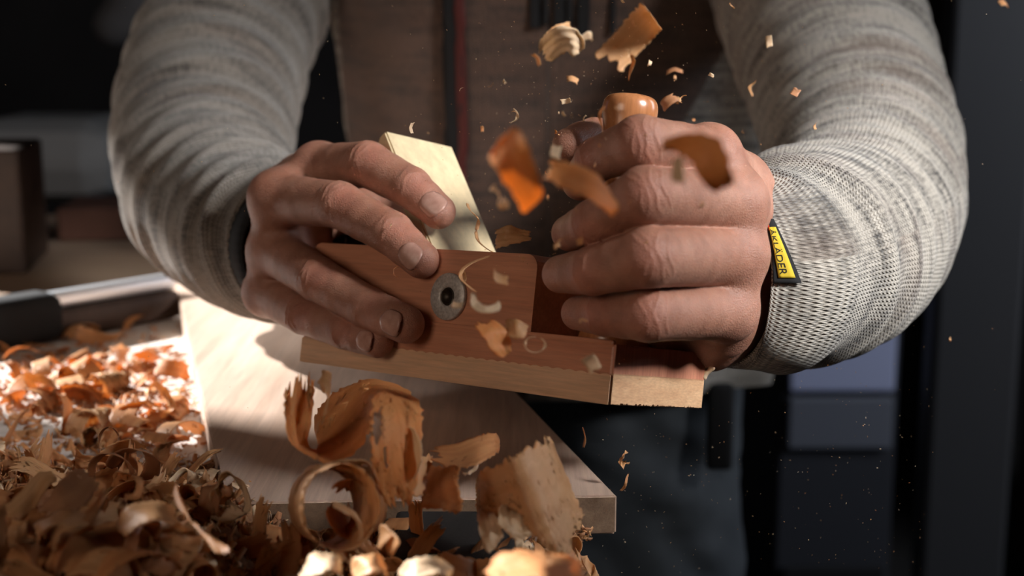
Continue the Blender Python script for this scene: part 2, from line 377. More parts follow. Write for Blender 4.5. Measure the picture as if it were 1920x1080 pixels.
# his left hand, round the horn (right in the photo)
lf = dict(
    index=[K(1330, 292, .575, .0120), K(1200, 268, .535, .0108), K(1118, 300, .553, .0088), K(1088, 342, .572, .0076)],
    middle=[K(1375, 380, .570, .0125), K(1210, 366, .520, .0112), K(1112, 418, .535, .0090), K(1068, 437, .553, .0074)],
    ring=[K(1375, 478, .567, .0130), K(1215, 482, .516, .0117), K(1112, 508, .528, .0095), K(1052, 514, .545, .0077)],
    pinky=[K(1360, 580, .565, .0128), K(1215, 590, .524, .0106), K(1135, 590, .536, .0086), K(1084, 587, .549, .0070)],
)
LW = P(1455, 525, .655)
l_palm = [
    [(LW + (0, 0, .012), .020), (P(1380, 350, .615), .0145), (lf['index'][0][0], .0122)],
    [(LW + (0, 0, .005), .021), (P(1392, 420, .608), .015), (lf['middle'][0][0], .0125)],
    [(LW, .021), (P(1388, 500, .606), .015), (lf['ring'][0][0], .0125)],
    [(LW + (0, 0, -.010), .021), (P(1365, 590, .602), .016), (lf['pinky'][0][0], .0125)],
    [(lf['index'][0][0], .0105), (lf['middle'][0][0], .0115), (lf['ring'][0][0], .0115), (lf['pinky'][0][0], .011)],
    [(P(1345, 620, .588), .0125), (P(1330, 640, .60), .0115), (P(1400, 600, .63), .018)],
    [(P(1330, 400, .62), .016), (P(1330, 520, .61), .017)],
    [(P(1320, 592, .600), .0150), (P(1240, 604, .590), .0115), (P(1180, 606, .585), .0095)],
    [(P(1392, 520, .618), .024), (P(1420, 520, .628), .026), (LW, .024), (P(1530, 500, .74), .026)],
]
l_thumb = [[(P(1400, 430, .660), .016), (P(1310, 330, .668), .0130), (P(1190, 268, .655), .0108), (P(1115, 262, .630), .0092), (P(1068, 272, .612), .0078)]]
VOX = 0.00075
def build_hand(fingers, palm, thumb, lo, hi):
    chains = [finger(j) for j in fingers.values()]
    parts = [([c], 0.0012) for c in chains] + [([smooth_chain(thumb[0], 1.0)], 0.004), (palm, 0.008)]
    lo, ds = field(lo, hi, VOX, parts)
    F = ds[0]
    for d in ds[1:4]: F = smin(F, d, 0.0009)
    H = smin(ds[4], ds[5], 0.010)
    H = smin(H, F, 0.0045)
    return polys(lo, H, VOX)
rv, rfa = build_hand(rf, r_palm, r_thumb, RW - (.07, .19, .08), RW + (.13, .10, .085))
lv, lfa = build_hand(lf, l_palm, l_thumb, LW - (.135, .155, .075), LW + (.075, .11, .10))
# the rest of the body under the clothes, coarser
RE, RSH = P(365, 330, .95), P(500, -90, 1.20)
LE, LSH = P(1610, 420, .80), P(1480, -120, 1.10)
chest = np.array([0.035, 1.22, 1.16])
coarse = [
    [(P(460, 430, .85), .026), (P(410, 380, .90), .031), (RE, .034), ((RE + RSH) / 2, .042), (RSH, .052), (chest + (-.10, .03, .16), .07), (chest + (0, .04, .16), .08)],
    [(P(1530, 500, .73), .026), (P(1570, 460, .76), .030), (LE, .033), ((LE + LSH) / 2, .042), (LSH, .052), (chest + (.12, .03, .16), .07), (chest + (0, .04, .16), .08)],
    [((0.03, 1.26, 0.84), .10), ((0.03, 1.26, 1.0), .095), (chest + (0, .02, .12), .10)],
    [(chest + (0, .02, .16), .06), ((0.03, 1.14, 1.42), .052), ((0.03, 1.11, 1.50), .06)],
    [((0.03, 1.10, 1.56), .078), ((0.03, 1.13, 1.60), .082)], [((0.03, 1.05, 1.49), .042), ((0.03, 1.08, 1.55), .06)],
    [((0.03, 1.035, 1.55), .010), ((0.03, 1.012, 1.525), .013)],
    [((-0.05, 1.27, .84), .085), ((-0.055, 1.27, .5), .055), ((-0.055, 1.29, .10), .038)], [((0.11, 1.27, .84), .085), ((0.12, 1.27, .5), .055), ((0.12, 1.29, .10), .038)],
]
lo, ds = field((-.55, .66, .03), (.50, 1.48, 1.72), .011, [(coarse, .02)])
cv, cf = polys(lo, ds[0], .011)
V = np.vstack([rv, lv, cv]); F = list(rfa) + [tuple(i + len(rv) for i in q) for q in lfa] + [tuple(i + len(rv) + len(lv) for i in q) for q in cf]
NRM = vnormals(V, F); V2, kn = dress(V, NRM)
PERSON_AT = (0.03, 1.25, 0.0)
person = empty('person', PERSON_AT, 'person in a grey flecked knit jacket pushing the wooden hand plane with both hands', 'person')
bme = mesh_np('body', V2, F); at = bme.attributes.new('knuckle', 'FLOAT', 'POINT'); at.data.foreach_set('value', kn.astype(np.float32))
link('body', bme, M['skin'], person)
# fingernails
def nail(tipj, dipj, cpx, wdt, ln, rad, tilt=0.0):
    rad = tipj[1] + .0002; wdt *= 1.12; ln *= 1.08
    tip, dip = np.array(tipj[0]), np.array(dipj[0]); a = unit(tip - dip)
    c0 = tip - a * 0.0008
    tc = unit(CAM - c0); n = unit(tc - a * (tc @ a)); b = np.cross(a, n); n2 = n * math.cos(tilt) + b * math.sin(tilt); b2 = np.cross(a, n2)
    vs, uv, fs = [], [], []; NU, NV = 15, 13
    phm = wdt / 2 / rad
    for i in range(NU):
        s = -1 + 2 * i / (NU - 1)
        for j in range(NV):
            t = -1 + 2 * j / (NV - 1)
            ww = (1 - 0.5 * abs(t) ** 5) * (1 - 0.06 * (t < 0) * abs(t)); ll = 1 - 0.22 * abs(s) ** 2.4
            ph = s * phm * ww; x = t * ln / 2 * ll
            edge = max(abs(s), abs(t) if t < 0 else 0)
            rr = rad + 0.00035 - 0.0007 * edge ** 6 - (0.06 * rad * (t > 0) * t * t)
            vs.append(c0 + a * x + (n2 * math.cos(ph) + b2 * math.sin(ph)) * rr + n2 * 0.0); uv.append((s, t))
    for i in range(NU - 1):
        for j in range(NV - 1):
            k = i * NV + j; fs.append((k, k + NV, k + NV + 1, k + 1))
    o = link('fingernail', mesh_np('fingernail', vs, fs, uv), M['nail'], person)
    sm = o.modifiers.new('thick', 'SOLIDIFY'); sm.thickness = 0.0006; sm.offset = 1
    return o
for nm, wdt, ln, rd, tl in (('index', .0112, .0118, .0076, -.15), ('middle', .0108, .0112, .0081, .25), ('ring', .0108, .0118, .0082, .25), ('pinky', .0086, .0096, .0069, .2)):
    nail(rf[nm][3], rf[nm][2], None, wdt, ln, rd, tl)
# ---------------------------------------------------------------- cloth tubes (UV in metres)
def catmull(P_, n):
    P_ = np.asarray(P_, float); out = []
    Q = np.vstack([2 * P_[0] - P_[1], P_, 2 * P_[-1] - P_[-2]])
    seg = len(P_) - 1
    for t in np.linspace(0, seg - 1e-9, n):
        i = int(t); u = t - i; a, b, c, d = Q[i:i + 4]
        out.append(0.5 * ((2 * b) + (c - a) * u + (2 * a - 5 * b + 4 * c - d) * u * u + (-a + 3 * b - 3 * c + d) * u ** 3))
    return np.array(out)
def frames(C, n0):
    T = np.gradient(C, axis=0); T /= np.linalg.norm(T, axis=1)[:, None]
    N = [unit(n0 - T[0] * (n0 @ T[0]))]
    for i in range(1, len(C)):
        n = N[-1] - T[i] * (N[-1] @ T[i]); N.append(unit(n))
    N = np.array(N); return T, N, np.cross(T, N)
def vnoise(x, y, seed, per=None):
    """smooth 2-D value noise on arrays"""
    rs = np.random.RandomState(seed); G = rs.rand(64, 64)
    xi = np.floor(x).astype(int); yi = np.floor(y).astype(int); fx = x - xi; fy = y - yi
    fx = fx * fx * (3 - 2 * fx); fy = fy * fy * (3 - 2 * fy)
    py_ = per or 64
    g = lambda a, b: G[a % 64, (b % py_) % 64]
    return (g(xi, yi) * (1 - fx) + g(xi + 1, yi) * fx) * (1 - fy) + (g(xi, yi + 1) * (1 - fx) + g(xi + 1, yi + 1) * fx) * fy
def sleeve(name, ctrl, n0, folds, seed, mat, parent, nu=420, nv=300, squash=0.0):
    ctrl = np.array([list(p) + [r] for p, r in ctrl]); C4 = catmull(ctrl, nu); C = C4[:, :3]; rad = C4[:, 3]
    T, N, B = frames(C, n0); s = np.concatenate([[0], np.cumsum(np.linalg.norm(np.diff(C, axis=0), axis=1))])
    S, A = np.meshgrid(s, np.linspace(0, 2 * PI, nv, endpoint=False), indexing='ij')
    disp = folds(S, A, seed)
    Rr = rad[:, None] + disp
    vs = C[:, None, :] + Rr[..., None] * (np.cos(A)[..., None] * N[:, None, :] + np.sin(A)[..., None] * B[:, None, :])
    vs = vs.reshape(-1, 3)
    # inner hem: fold the cuff edge inward
    rim = []
    for k, (dr, ds_) in enumerate(((-0.002, -0.0010), (-0.004, 0.002), (-0.0045, 0.014))):
        rim.append(C[0] + T[0] * ds_ + (Rr[0] + dr)[:, None] * (np.cos(A[0])[:, None] * N[0] + np.sin(A[0])[:, None] * B[0]))
    base = len(vs); vs = np.vstack([vs] + rim)
    uv = np.stack([S, A * 0.05], -1).reshape(-1, 2); uv = np.vstack([uv] + [np.stack([np.full(nv, -0.002 * (k + 1)), A[0] * 0.05], -1) for k in range(3)])
    fs = []
    for i in range(nu - 1):
        for j in range(nv): j2 = (j + 1) % nv; fs.append((i * nv + j, i * nv + j2, (i + 1) * nv + j2, (i + 1) * nv + j))
    ring = [list(range(nv))] + [list(range(base + k * nv, base + (k + 1) * nv)) for k in range(3)]
    for a_, b_ in zip(ring[:-1], ring[1:]):
        for j in range(nv): j2 = (j + 1) % nv; fs.append((a_[j2], a_[j], b_[j], b_[j2]))
    me = mesh_np(name, vs, fs, uv)
    # seam fix for the wrap-around UV
    l = me.uv_layers[0]; wrap = nv
    for poly in me.polygons:
        vi = [me.loops[i].vertex_index % nv for i in poly.loop_indices]
        if max(vi) - min(vi) > nv // 2:
            for i in poly.loop_indices:
                if me.loops[i].vertex_index % nv == 0: l.data[i].uv[1] = 2 * PI * 0.05
    o = link(name, me, mat, parent)
    return o, dict(C=C, T=T, N=N, B=B, rad=rad, s=s, folds=folds, seed=seed)
def ridge(x, sharp=2.0): return (0.5 + 0.5 * np.cos(x)) ** sharp
def folds_right(S, A, seed):    # image-left sleeve: long soft folds bunched above the cuff
    nA = A / (2 * PI) * 6
    n1 = vnoise(S * 22, nA, seed, 6); n2 = vnoise(S * 60 + 9, nA * 2, seed + 1, 12)
    ph = 2 * PI * S / 0.036 + 2.2 * np.cos(A + 0.8) + 3.0 * n1
    amp = 0.0062 * (0.35 + vnoise(S * 12 + 3, nA, seed + 2, 6)) * np.clip(S / 0.02, 0.15, 1)
    return amp * (ridge(ph, 1.6) - 0.4) + 0.004 * (n1 - 0.5) * np.clip(S / .05, 0, 1) + 0.0015 * (n2 - 0.5)
def folds_left(S, A, seed):
    nA = A / (2 * PI) * 6
    n1 = vnoise(S * 20, nA, seed, 6); n2 = vnoise(S * 55 + 5, nA * 2, seed + 1, 12)
    big = np.where(S < 0.09, 1.0, 0.75)
    ph = 2 * PI * S / 0.031 + 1.6 * np.cos(A - 0.6) + 2.6 * n1
    amp = 0.0052 * big * (0.3 + vnoise(S * 11 + 3, nA, seed + 2, 6)) * np.clip(S / 0.022, 0.1, 1)
    return amp * (ridge(ph, 1.5) - 0.4) + 0.0035 * (n1 - 0.5) * np.clip(S / .05, 0, 1) + 0.0012 * (n2 - 0.5)
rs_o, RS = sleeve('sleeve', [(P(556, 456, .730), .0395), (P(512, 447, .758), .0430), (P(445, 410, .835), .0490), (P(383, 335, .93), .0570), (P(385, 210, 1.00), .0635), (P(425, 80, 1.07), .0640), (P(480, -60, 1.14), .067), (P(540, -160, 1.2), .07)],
    np.array([0, -1.0, 0.3]), folds_right, 21, M['knit_shade'], person)
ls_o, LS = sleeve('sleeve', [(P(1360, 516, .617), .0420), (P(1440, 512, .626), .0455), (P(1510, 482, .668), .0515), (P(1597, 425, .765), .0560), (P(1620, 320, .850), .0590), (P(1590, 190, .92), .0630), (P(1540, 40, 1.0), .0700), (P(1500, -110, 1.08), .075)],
    np.array([0, -1.0, 0.3]), folds_left, 5, M['knit'], person)
# ribbed inner wristband peeping out of the right cuff
def band(name, centre, axis, r, wdt, mat, parent, n0=np.array([0, -1.0, 0.3])):
    C = np.array([centre + axis * t for t in np.linspace(-wdt / 2, wdt / 2, 14)]); T, N, B = frames(C, n0); vs = []; fs = []; nv = 96
    for i in range(14):
        rr = r - 0.002 * abs(i / 6.5 - 1) ** 4
        for j in range(nv):
            a = 2 * PI * j / nv; vs.append(C[i] + (N[i] * math.cos(a) + B[i] * math.sin(a)) * (rr + 0.0003 * math.cos(a * 48)))
    for i in range(13):
        for j in range(nv): fs.append((i * nv + j, i * nv + (j + 1) % nv, (i + 1) * nv + (j + 1) % nv, (i + 1) * nv + j))
    o = link(name, mesh_np(name, vs, fs), mat, parent); m = o.modifiers.new('thick', 'SOLIDIFY'); m.thickness = 0.0015; m.offset = -1
    return o
band('wristband', P(556, 462, .720), unit(P(556, 462, .720) - P(505, 445, .765)), .0350, .026, M['black'], person)
# ---------------------------------------------------------------- torso
TKY = 1.22
def torso():
    nu, nv = 220, 420
    keys = [(0.815, .188, .120, .030, 1.215), (0.84, .190, .124, .030, 1.215), (0.92, .178, .118, .032, 1.215), (1.02, .172, .118, .030, 1.20), (1.12, .180, .128, .030, 1.185), (1.22, .195, .125, .030, 1.19), (1.34, .19, .10, .03, 1.20), (1.41, .12, .085, .03, 1.18), (1.45, .075, .075, .03, 1.15)]
    Kk = catmull(np.array(keys), nu)
    A = np.linspace(0, 2 * PI, nv, endpoint=False); vs = []; uv = []
    for i, (z, hw, hd, cx, cy) in enumerate(Kk):
        e = 0.85
        c, s_ = np.cos(A), np.sin(A); X = np.sign(s_) * np.abs(s_) ** e * hw; Y = -np.sign(c) * np.abs(c) ** e * hd
        # A = 0 faces the camera
        n = vnoise(np.full(nv, z * 14), A / (2 * PI) * 9, 31, 9); n2 = vnoise(np.full(nv, z * 30), A / (2 * PI) * 30, 32, 30)
        d = 0.010 * (n - 0.5) + 0.004 * (n2 - 0.5)
        # a lifted fold down the flank on his left side
        px_a = 1.02 + 0.35 * (1.1 - z)
        d += 0.022 * np.exp(-((A - px_a) / 0.16) ** 2) * np.clip((1.16 - z) / 0.05, 0, 1)
        rr = np.hypot(X, Y) + 1e-9
        vs.append(np.stack([cx + X * (1 + d / rr), cy + Y * (1 + d / rr), np.full(nv, z)], -1)); uv.append(np.stack([np.full(nv, z), A * 0.15], -1))
    vs = np.vstack(vs); uv = np.vstack(uv); fs = []
    for i in range(nu - 1):
        for j in range(nv): fs.append((i * nv + j, i * nv + (j + 1) % nv, (i + 1) * nv + (j + 1) % nv, (i + 1) * nv + j))
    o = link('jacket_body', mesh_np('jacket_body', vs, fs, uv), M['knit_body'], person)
    # grey knit faces paint in the sunlit flank and rim beside the brown front
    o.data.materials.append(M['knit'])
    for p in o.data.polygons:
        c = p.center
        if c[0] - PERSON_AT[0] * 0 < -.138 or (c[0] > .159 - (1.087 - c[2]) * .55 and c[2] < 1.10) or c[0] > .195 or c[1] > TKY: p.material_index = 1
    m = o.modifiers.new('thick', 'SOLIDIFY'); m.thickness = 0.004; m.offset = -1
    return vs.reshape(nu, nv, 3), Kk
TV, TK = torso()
def torso_point(z, x, off=0.0):
    i = int(np.argmin(abs(TK[:, 0] - z))); row = TV[i]; fr = row[row[:, 1] < TK[i, 4]]; j = int(np.argmin(abs(fr[:, 0] - x)))
    return fr[j] + np.array([0, -off, 0])
def strip_on_torso(name, xpx, wdt, z0, z1, off, mat, parent, thick=0.002):
    vs = []; fs = []; n = 60
    for i, z in enumerate(np.linspace(z0, z1, n)):
        x = (xpx - 960) / FPX * 1.09
        for k, dx in enumerate((-wdt / 2, -wdt / 4, 0, wdt / 4, wdt / 2)): vs.append(torso_point(z, x + dx, off))
    for i in range(n - 1):
        for k in range(4): a = i * 5 + k; fs.append((a, a + 1, a + 6, a + 5))
    o = link(name, mesh_np(name, vs, fs), mat, parent); m = o.modifiers.new('thick', 'SOLIDIFY'); m.thickness = thick; m.offset = 1
    return o
zf = strip_on_torso('zip', 853, .014, .83, 1.40, .003, M['black'], person)
M['red_trim'] = simple('red_zip_tape', (0.075, 0.007, 0.005), 0.7)
strip_on_torso('zip_tape', 868, .007, .83, 1.40, .0035, M['red_trim'], person)
# dark stitched chest marks
def chest_marks():
    bm = bmesh.new(); rr = random.Random(3)
    for k, (px, wpx, hpx, cy) in enumerate([(1000, 18, 70, 20), (1022, 10, 60, 15), (1045, 20, 66, 18), (1072, 12, 62, 16), (1098, 22, 80, 25), (1150, 10, 90, 20)]):
        c = P(px, cy, 1.055); z = c[2]; p = torso_point(z, c[0], .001)
        box_bm(bm, (wpx / FPX * 1.07, .005, hpx / FPX * 1.07), tuple(p), bevel=.001)
    return link('chest_emblem', from_bm('chest_emblem', bm), M['black'], person)
chest_marks()
# trousers
chains = [[((-0.045, 1.235, .86), .105), ((0.105, 1.235, .86), .105)], [((-0.05, 1.235, .84), .10), ((-0.06, 1.24, .5), .078), ((-0.06, 1.26, .09), .068)], [((0.11, 1.235, .84), .100), ((0.125, 1.235, .62), .088), ((0.13, 1.24, .5), .08), ((0.13, 1.26, .09), .068)]]
lo, ds = field((-.26, 1.05, .05), (.34, 1.42, .98), .006, [(chains, .02)])
tv, tf = polys(lo, ds[0], .006); nn = vnormals(tv, tf)
tv = tv + nn * (0.008 * (vnoise(tv[:, 2] * 30 + tv[:, 0] * 18, tv[:, 0] * 22 + tv[:, 1] * 8 + 20, 41)[:, None] - 0.5) + 0.003 * (vnoise(tv[:, 2] * 80, tv[:, 0] * 40 + 20, 42)[:, None] - .5))
link('trousers', mesh_np('trousers', tv, tf), M['trouser'], person)
bm = bmesh.new()
c = P(1350, 800, 1.125); box_bm(bm, (.022, .012, .075), tuple(c), rot=None, bevel=.004)
o = link('tool_loop', from_bm('tool_loop', bm, True), M['black'], person)
for sx in (-0.06, 0.13):
    bm = bmesh.new(); box_bm(bm, (.10, .27, .08), (0, 0, 0), bevel=.03, seg=4); box_bm(bm, (.095, .11, .09), (0, .07, .05), bevel=.03, seg=4)
    o = link('boot', from_bm('boot', bm, True), M['black'], person); o.parent = person; o.matrix_parent_inverse = Matrix.Identity(4); o.location = (sx - PERSON_AT[0], 1.22 - PERSON_AT[1], .045)
# hair
lo, ds = field((-.09, 1.0, 1.44), (.16, 1.26, 1.74), .006, [([[((0.03, 1.12, 1.60), .086), ((0.03, 1.15, 1.62), .086), ((0.03, 1.17, 1.57), .075)]], .01)])
hv, hf = polys(lo, ds[0], .006); link('hair', mesh_np('hair', hv, hf), simple('dark_hair', (.03, .018, .012), .7), person)
# cuff label: black woven tag with yellow panel, red end and lettering
def on_sleeve(Sx, A, off):
    i = float(np.interp(Sx, LS['s'], np.arange(len(LS['s'])))); i0 = int(i); i1 = min(i0 + 1, len(LS['s']) - 1); f = i - i0
    g = lambda k: LS[k][i0] * (1 - f) + LS[k][i1] * f
    d = float(LS['folds'](np.array([[Sx]]), np.array([[A % (2 * PI)]]), LS['seed'])[0, 0])
    return g('C') + (g('rad') + d + off) * (math.cos(A) * g('N') + math.sin(A) * g('B'))
def proj(p):
    p = p - CAM; z = p @ fw; return np.array([960 + FPX * (p @ rt) / z, 540 - FPX * (p @ up) / z])
def locate(px, py):
    best = None
    for Sx in np.linspace(0.001, .05, 50):
        for A in np.linspace(-PI, PI, 181):
            q = on_sleeve(Sx, A, 0); 
            if (q - CAM) @ fw > .66: continue
            e = ((proj(q) - (px, py)) ** 2).sum() + 1e5 * max(0, q[1] - .60)
            if best is None or e < best[0]: best = (e, Sx, A)
    return best
tagA, tagB = locate(1424, 425), locate(1462, 525)
# ---------------------------------------------------------------- cuff label
def cuff_label():
    (_, SA, AA), (_, SB, AB) = tagA, tagB; SA, SB = .0052, .0085
    half = .0036
    def pt(t, s_, off):     # t 0..1 along the tag (down the picture), s_ -1..1 across it
        return on_sleeve(SA + (SB - SA) * t + s_ * half, AA + (AB - AA) * t, off)
    def patch(nm, t0, t1, s0, s1, off, mat, thick=.0006, n=26):
        vs = [pt(t0 + (t1 - t0) * i / n, s0 + (s1 - s0) * k / 4, off) for i in range(n + 1) for k in range(5)]; fs = []
        for i in range(n):
            for k in range(4): a = i * 5 + k; fs.append((a, a + 5, a + 6, a + 1))
        o = link(nm, mesh_np(nm, vs, fs), mat, person); m = o.modifiers.new('thick', 'SOLIDIFY'); m.thickness = thick; m.offset = 0
        return o
    base = patch('cuff_label', -0.10, 1.06, -1, 1, .0016, M['black'], .0008)
    yel = simple('yellow_weave', (.62, .44, .02), .8); red = simple('red_weave', (.55, .04, .01), .8)
    def under(o): o.parent = base; o.matrix_parent_inverse = Matrix.Identity(4); return o
    under(patch('yellow_panel', .08, .97, -.12, .80, .0023, yel, .0004)); under(patch('red_panel', -.06, .14, -.75, -.10, .0023, red, .0004))
    tc = bpy.data.curves.new('t', 'FONT'); tc.body = 'ÅKLÄDER'; tc.extrude = 0; tc.resolution_u = 3
    to = bpy.data.objects.new('t', tc); COL.objects.link(to); dg = bpy.context.evaluated_depsgraph_get(); dg.update()
    me = bpy.data.meshes.new_from_object(to.evaluated_get(dg)); bpy.data.objects.remove(to)
    bm = bmesh.new(); bm.from_mesh(me); bmesh.ops.triangulate(bm, faces=bm.faces); bmesh.ops.subdivide_edges(bm, edges=[e for e in bm.edges if e.calc_length() > .1], cuts=2, use_grid_fill=False); bm.to_mesh(me); bm.free()
    n = len(me.vertices); co = np.zeros(n * 3); me.vertices.foreach_get('co', co); co = co.reshape(-1, 3)
    mn, mx = co.min(0), co.max(0); 
    out = [pt(.12 + .80 * (c[0] - mn[0]) / (mx[0] - mn[0]), .70 - .66 * (c[1] - mn[1]) / (mx[1] - mn[1]) if FLIP else .0 + .66 * (c[1] - mn[1]) / (mx[1] - mn[1]), .00265) for c in co]
    me.vertices.foreach_set('co', np.array(out).ravel()); me.update()
    under(link('lettering', me, M['black'], person))
# which way is up for the letters: towards the arm, away from the hand
FLIP = False
cuff_label()
# ---------------------------------------------------------------- board and bench
ZB, ZT = 0.92, 0.902
bl, br = Pz(424, 943, ZB), Pz(1157, 929, ZB)
bl2 = bl + (bl - Pz(330, 530, ZB)) * -1.12; br2 = br + (br - Pz(965, 750, ZB)) * -3.3
br2[1] = bl2[1] + .02
def prism(name, poly, z0, z1, mats, endface=(), bevel=.0008, origin=None):
    bm = bmesh.new(); b = [bm.verts.new((p[0], p[1], z0)) for p in poly]; t = [bm.verts.new((p[0], p[1], z1)) for p in poly]; n = len(poly)
    bm.faces.new(t); bm.faces.new(b[::-1])
    for i in range(n):
        f = bm.faces.new((b[i], b[(i + 1) % n], t[(i + 1) % n], t[i]))
        if i in endface: f.material_index = 1
    bmesh.ops.recalc_face_normals(bm, faces=bm.faces)
    if bevel: bmesh.ops.bevel(bm, geom=list(bm.edges), offset=bevel, segments=2, affect='EDGES')
    o = link(name, from_bm(name, bm), mats[0])
    if len(mats) > 1: o.data.materials.append(mats[1])
    return recenter(o)
board = prism('board', [bl, br, br2, bl2], ZB - .0175, ZB, [M['board'], M['board_end']], (0, 1))
prop(board, 'broad pale wooden board lying under the hand plane, half in sunlight', 'board')
M['bench'] = M['bench']
bench = empty('workbench', (-.5, .7, 0), 'wooden workbench littered with wood shavings under the board', 'workbench')
def bchild(o): o.parent = bench; o.matrix_parent_inverse = Matrix.Translation(-Vector(bench.location)); return o
bchild(prism('bench_top', [(-1.25, .16), (.045, .16), (.036, .50), (-.125, 1.07), (-1.25, 1.07)], ZT - .055, ZT - .0003, [M['bench']], bevel=.002))
for x, y in ((-1.2, .22), (-.03, .22), (-1.2, 1.02), (-.17, 1.02)): bchild(box('leg', (.07, .07, ZT - .055), (x, y, (ZT - .055) / 2), M['dark_wood']))
bchild(box('rail', (1.1, .03, .10), (-.62, .22, .35), M['dark_wood'])); bchild(box('rail', (.96, .03, .10), (-.69, 1.02, .35), M['dark_wood']))
# dark rough pad peeping out under the board's end
def pad():
    t = NT('black_bristle_pad'); v = t.coord('Object', (1, 3, 1)); n = t.noise(v, 800, 5, 0.8)
    m = t.done(t.bsdf(t.ramp(n, [(0.45, (.008, .007, .007)), (0.62, (.02, .017, .014)), (0.72, (.30, .22, .14))]), .7, t.bump(n, 1, .001)))
    bm = bmesh.new(); box_bm(bm, (.050, .055, .014), (0, 0, 0), bevel=.002)
    o = link('bristle_pad', from_bm('bristle_pad', bm), m); o.location = (-.024, .532, ZT + .0075)
    o.scale = (1, 1, 1); prop(o, 'black bristly pad on the bench beneath the end of the board', 'pad')
pad()
# ---------------------------------------------------------------- the hand plane
plane = empty('hand_plane', tuple(PO), 'wooden smoothing plane with a horn grip and pale wedge, held in both hands', 'hand plane')
plane.rotation_euler = Matrix([list(r) for r in PR]).to_euler()
def pl(name, me, mat, parent=None):
    me.name = name; o = bpy.data.objects.new(name, me); COL.objects.link(o); me.materials.append(mat); o.parent = parent or plane; return o
LP, WP_ = .192, .066
def xz_prism(bm, poly, y0, y1):
    a = [bm.verts.new((x, y0, z)) for x, z in poly]; b = [bm.verts.new((x, y1, z)) for x, z in poly]; n = len(poly)
    fs = [bm.faces.new(a), bm.faces.new(b[::-1])] + [bm.faces.new((a[i], b[i], b[(i + 1) % n], a[(i + 1) % n])) for i in range(n)]
    return a + b, fs
bm = bmesh.new()
box_bm(bm, (LP, WP_, .014), (LP / 2, -WP_ / 2, .0175), bevel=.0012)
# raised rear: front block, bed, cheeks round the throat; near top corner rounded
def rounded(x0, x1, z0, z1, r, n=6):
    pts = [(x0, z0), (x1, z0), (x1, z1 - r)]
    pts += [(x1 - r + r * math.cos(a), z1 - r + r * math.sin(a)) for a in [PI / 2 * k / n for k in range(1, n)]]
    pts += [(x1 - r, z1), (x0 + r, z1)]
    pts += [(x0 + r - r * math.sin(a), z1 - r + r * math.cos(a)) for a in [PI / 2 * k / n for k in range(1, n)]]
    return pts + [(x0, z1 - r)]
xz_prism(bm, rounded(.046, LP, .0235, .0592, .006), -.0085, -.0012)
xz_prism(bm, rounded(.046, LP, .0235, .0592, .006), -WP_ + .0012, -.0580)
xz_prism(bm, rounded(.046, .082, .0235, .0592, .006), -.0581, -.0084)
xz_prism(bm, [(.100, .0235), (LP, .0235), (LP, .053), (LP - .006, .0592), (.128, .0592)], -.0581, -.0084)
box_bm(bm, (LP - .002, .0022, .0022), (LP / 2, -.0013, .0250), bevel=.0008)
bmesh.ops.recalc_face_normals(bm, faces=bm.faces)
pl('plane_body', from_bm('plane_body', bm), M['beech'])
bm = bmesh.new(); n = 200
poly = [(0.0004, 0), (LP, 0)] + [(LP - LP * i / n, .0120 + .0007 * abs(math.sin(PI * (LP - LP * i / n) / .0062)) - .0003) for i in range(n + 1)]
poly[-1] = (0.0004, poly[-1][1])
xz_prism(bm, poly, -WP_ - .0002, .0003); bmesh.ops.recalc_face_normals(bm, faces=bm.faces)
pl('sole', from_bm('sole', bm), M['sole'])
# toe end: end grain of sole (finely toothed joint) and of the body
bm = bmesh.new(); n = 132; ys = [-WP_ + WP_ * i / n for i in range(n + 1)]
tz = [.0125 + (.0005 if i % 2 else -.0005) for i in range(n + 1)]
bz = [.0004 + .0016 * max(0, R_.random() - .55) for i in range(n + 1)]
for x in (-.0009, .0006):
    pass
A_ = [bm.verts.new((-.0009, y, z)) for y, z in zip(ys, tz)]; B_ = [bm.verts.new((-.0009, y, z)) for y, z in zip(ys, bz)]
A2 = [bm.verts.new((.0008, y, z)) for y, z in zip(ys, tz)]; B2 = [bm.verts.new((.0008, y, z)) for y, z in zip(ys, bz)]
for i in range(n):
    bm.faces.new((A_[i], A_[i + 1], B_[i + 1], B_[i])); bm.faces.new((A_[i + 1], A_[i], A2[i], A2[i + 1])); bm.faces.new((B_[i], B_[i + 1], B2[i + 1], B2[i]))
bmesh.ops.recalc_face_normals(bm, faces=bm.faces)
M['sole_end'] = wood('sole_end_grain', (0.50, 0.28, 0.15), (0.70, 0.45, 0.26), 'Y', 1, 0.6, 150, stretch=.3)
pl('sole_end', from_bm('sole_end', bm), M['sole_end'])
bm = bmesh.new(); box_bm(bm, (.0012, WP_ + .0002, .0121), (-.0003, -WP_ / 2, .01845), bevel=.0004)
pl('toe_end', from_bm('toe_end', bm), M['beech_end'])
# iron wedge
dx, dz = .041 / .0702, .057 / .0702; top = np.array([.158, .116]); nrm2 = np.array([dz, -dx])
def wp(l, t): q = top - np.array([dx, dz]) * l + nrm2 * t; return (q[0], q[1])
bm = bmesh.new()
prof = [wp(0.0006, 0.0), wp(0, .0012), wp(.0002, .005), wp(.003, .0085), wp(.02, .0095), wp(.118, .0030), wp(.120, 0)]
vs_, fs_ = xz_prism(bm, prof, -.0565, -.0092); bmesh.ops.recalc_face_normals(bm, faces=bm.faces)
bmesh.ops.bevel(bm, geom=[e for e in bm.edges if abs(e.verts[0].co.y - e.verts[1].co.y) < 1e-5], offset=.0009, segments=2, affect='EDGES')
pl('wedge', from_bm('wedge', bm), M['iron_wedge'])
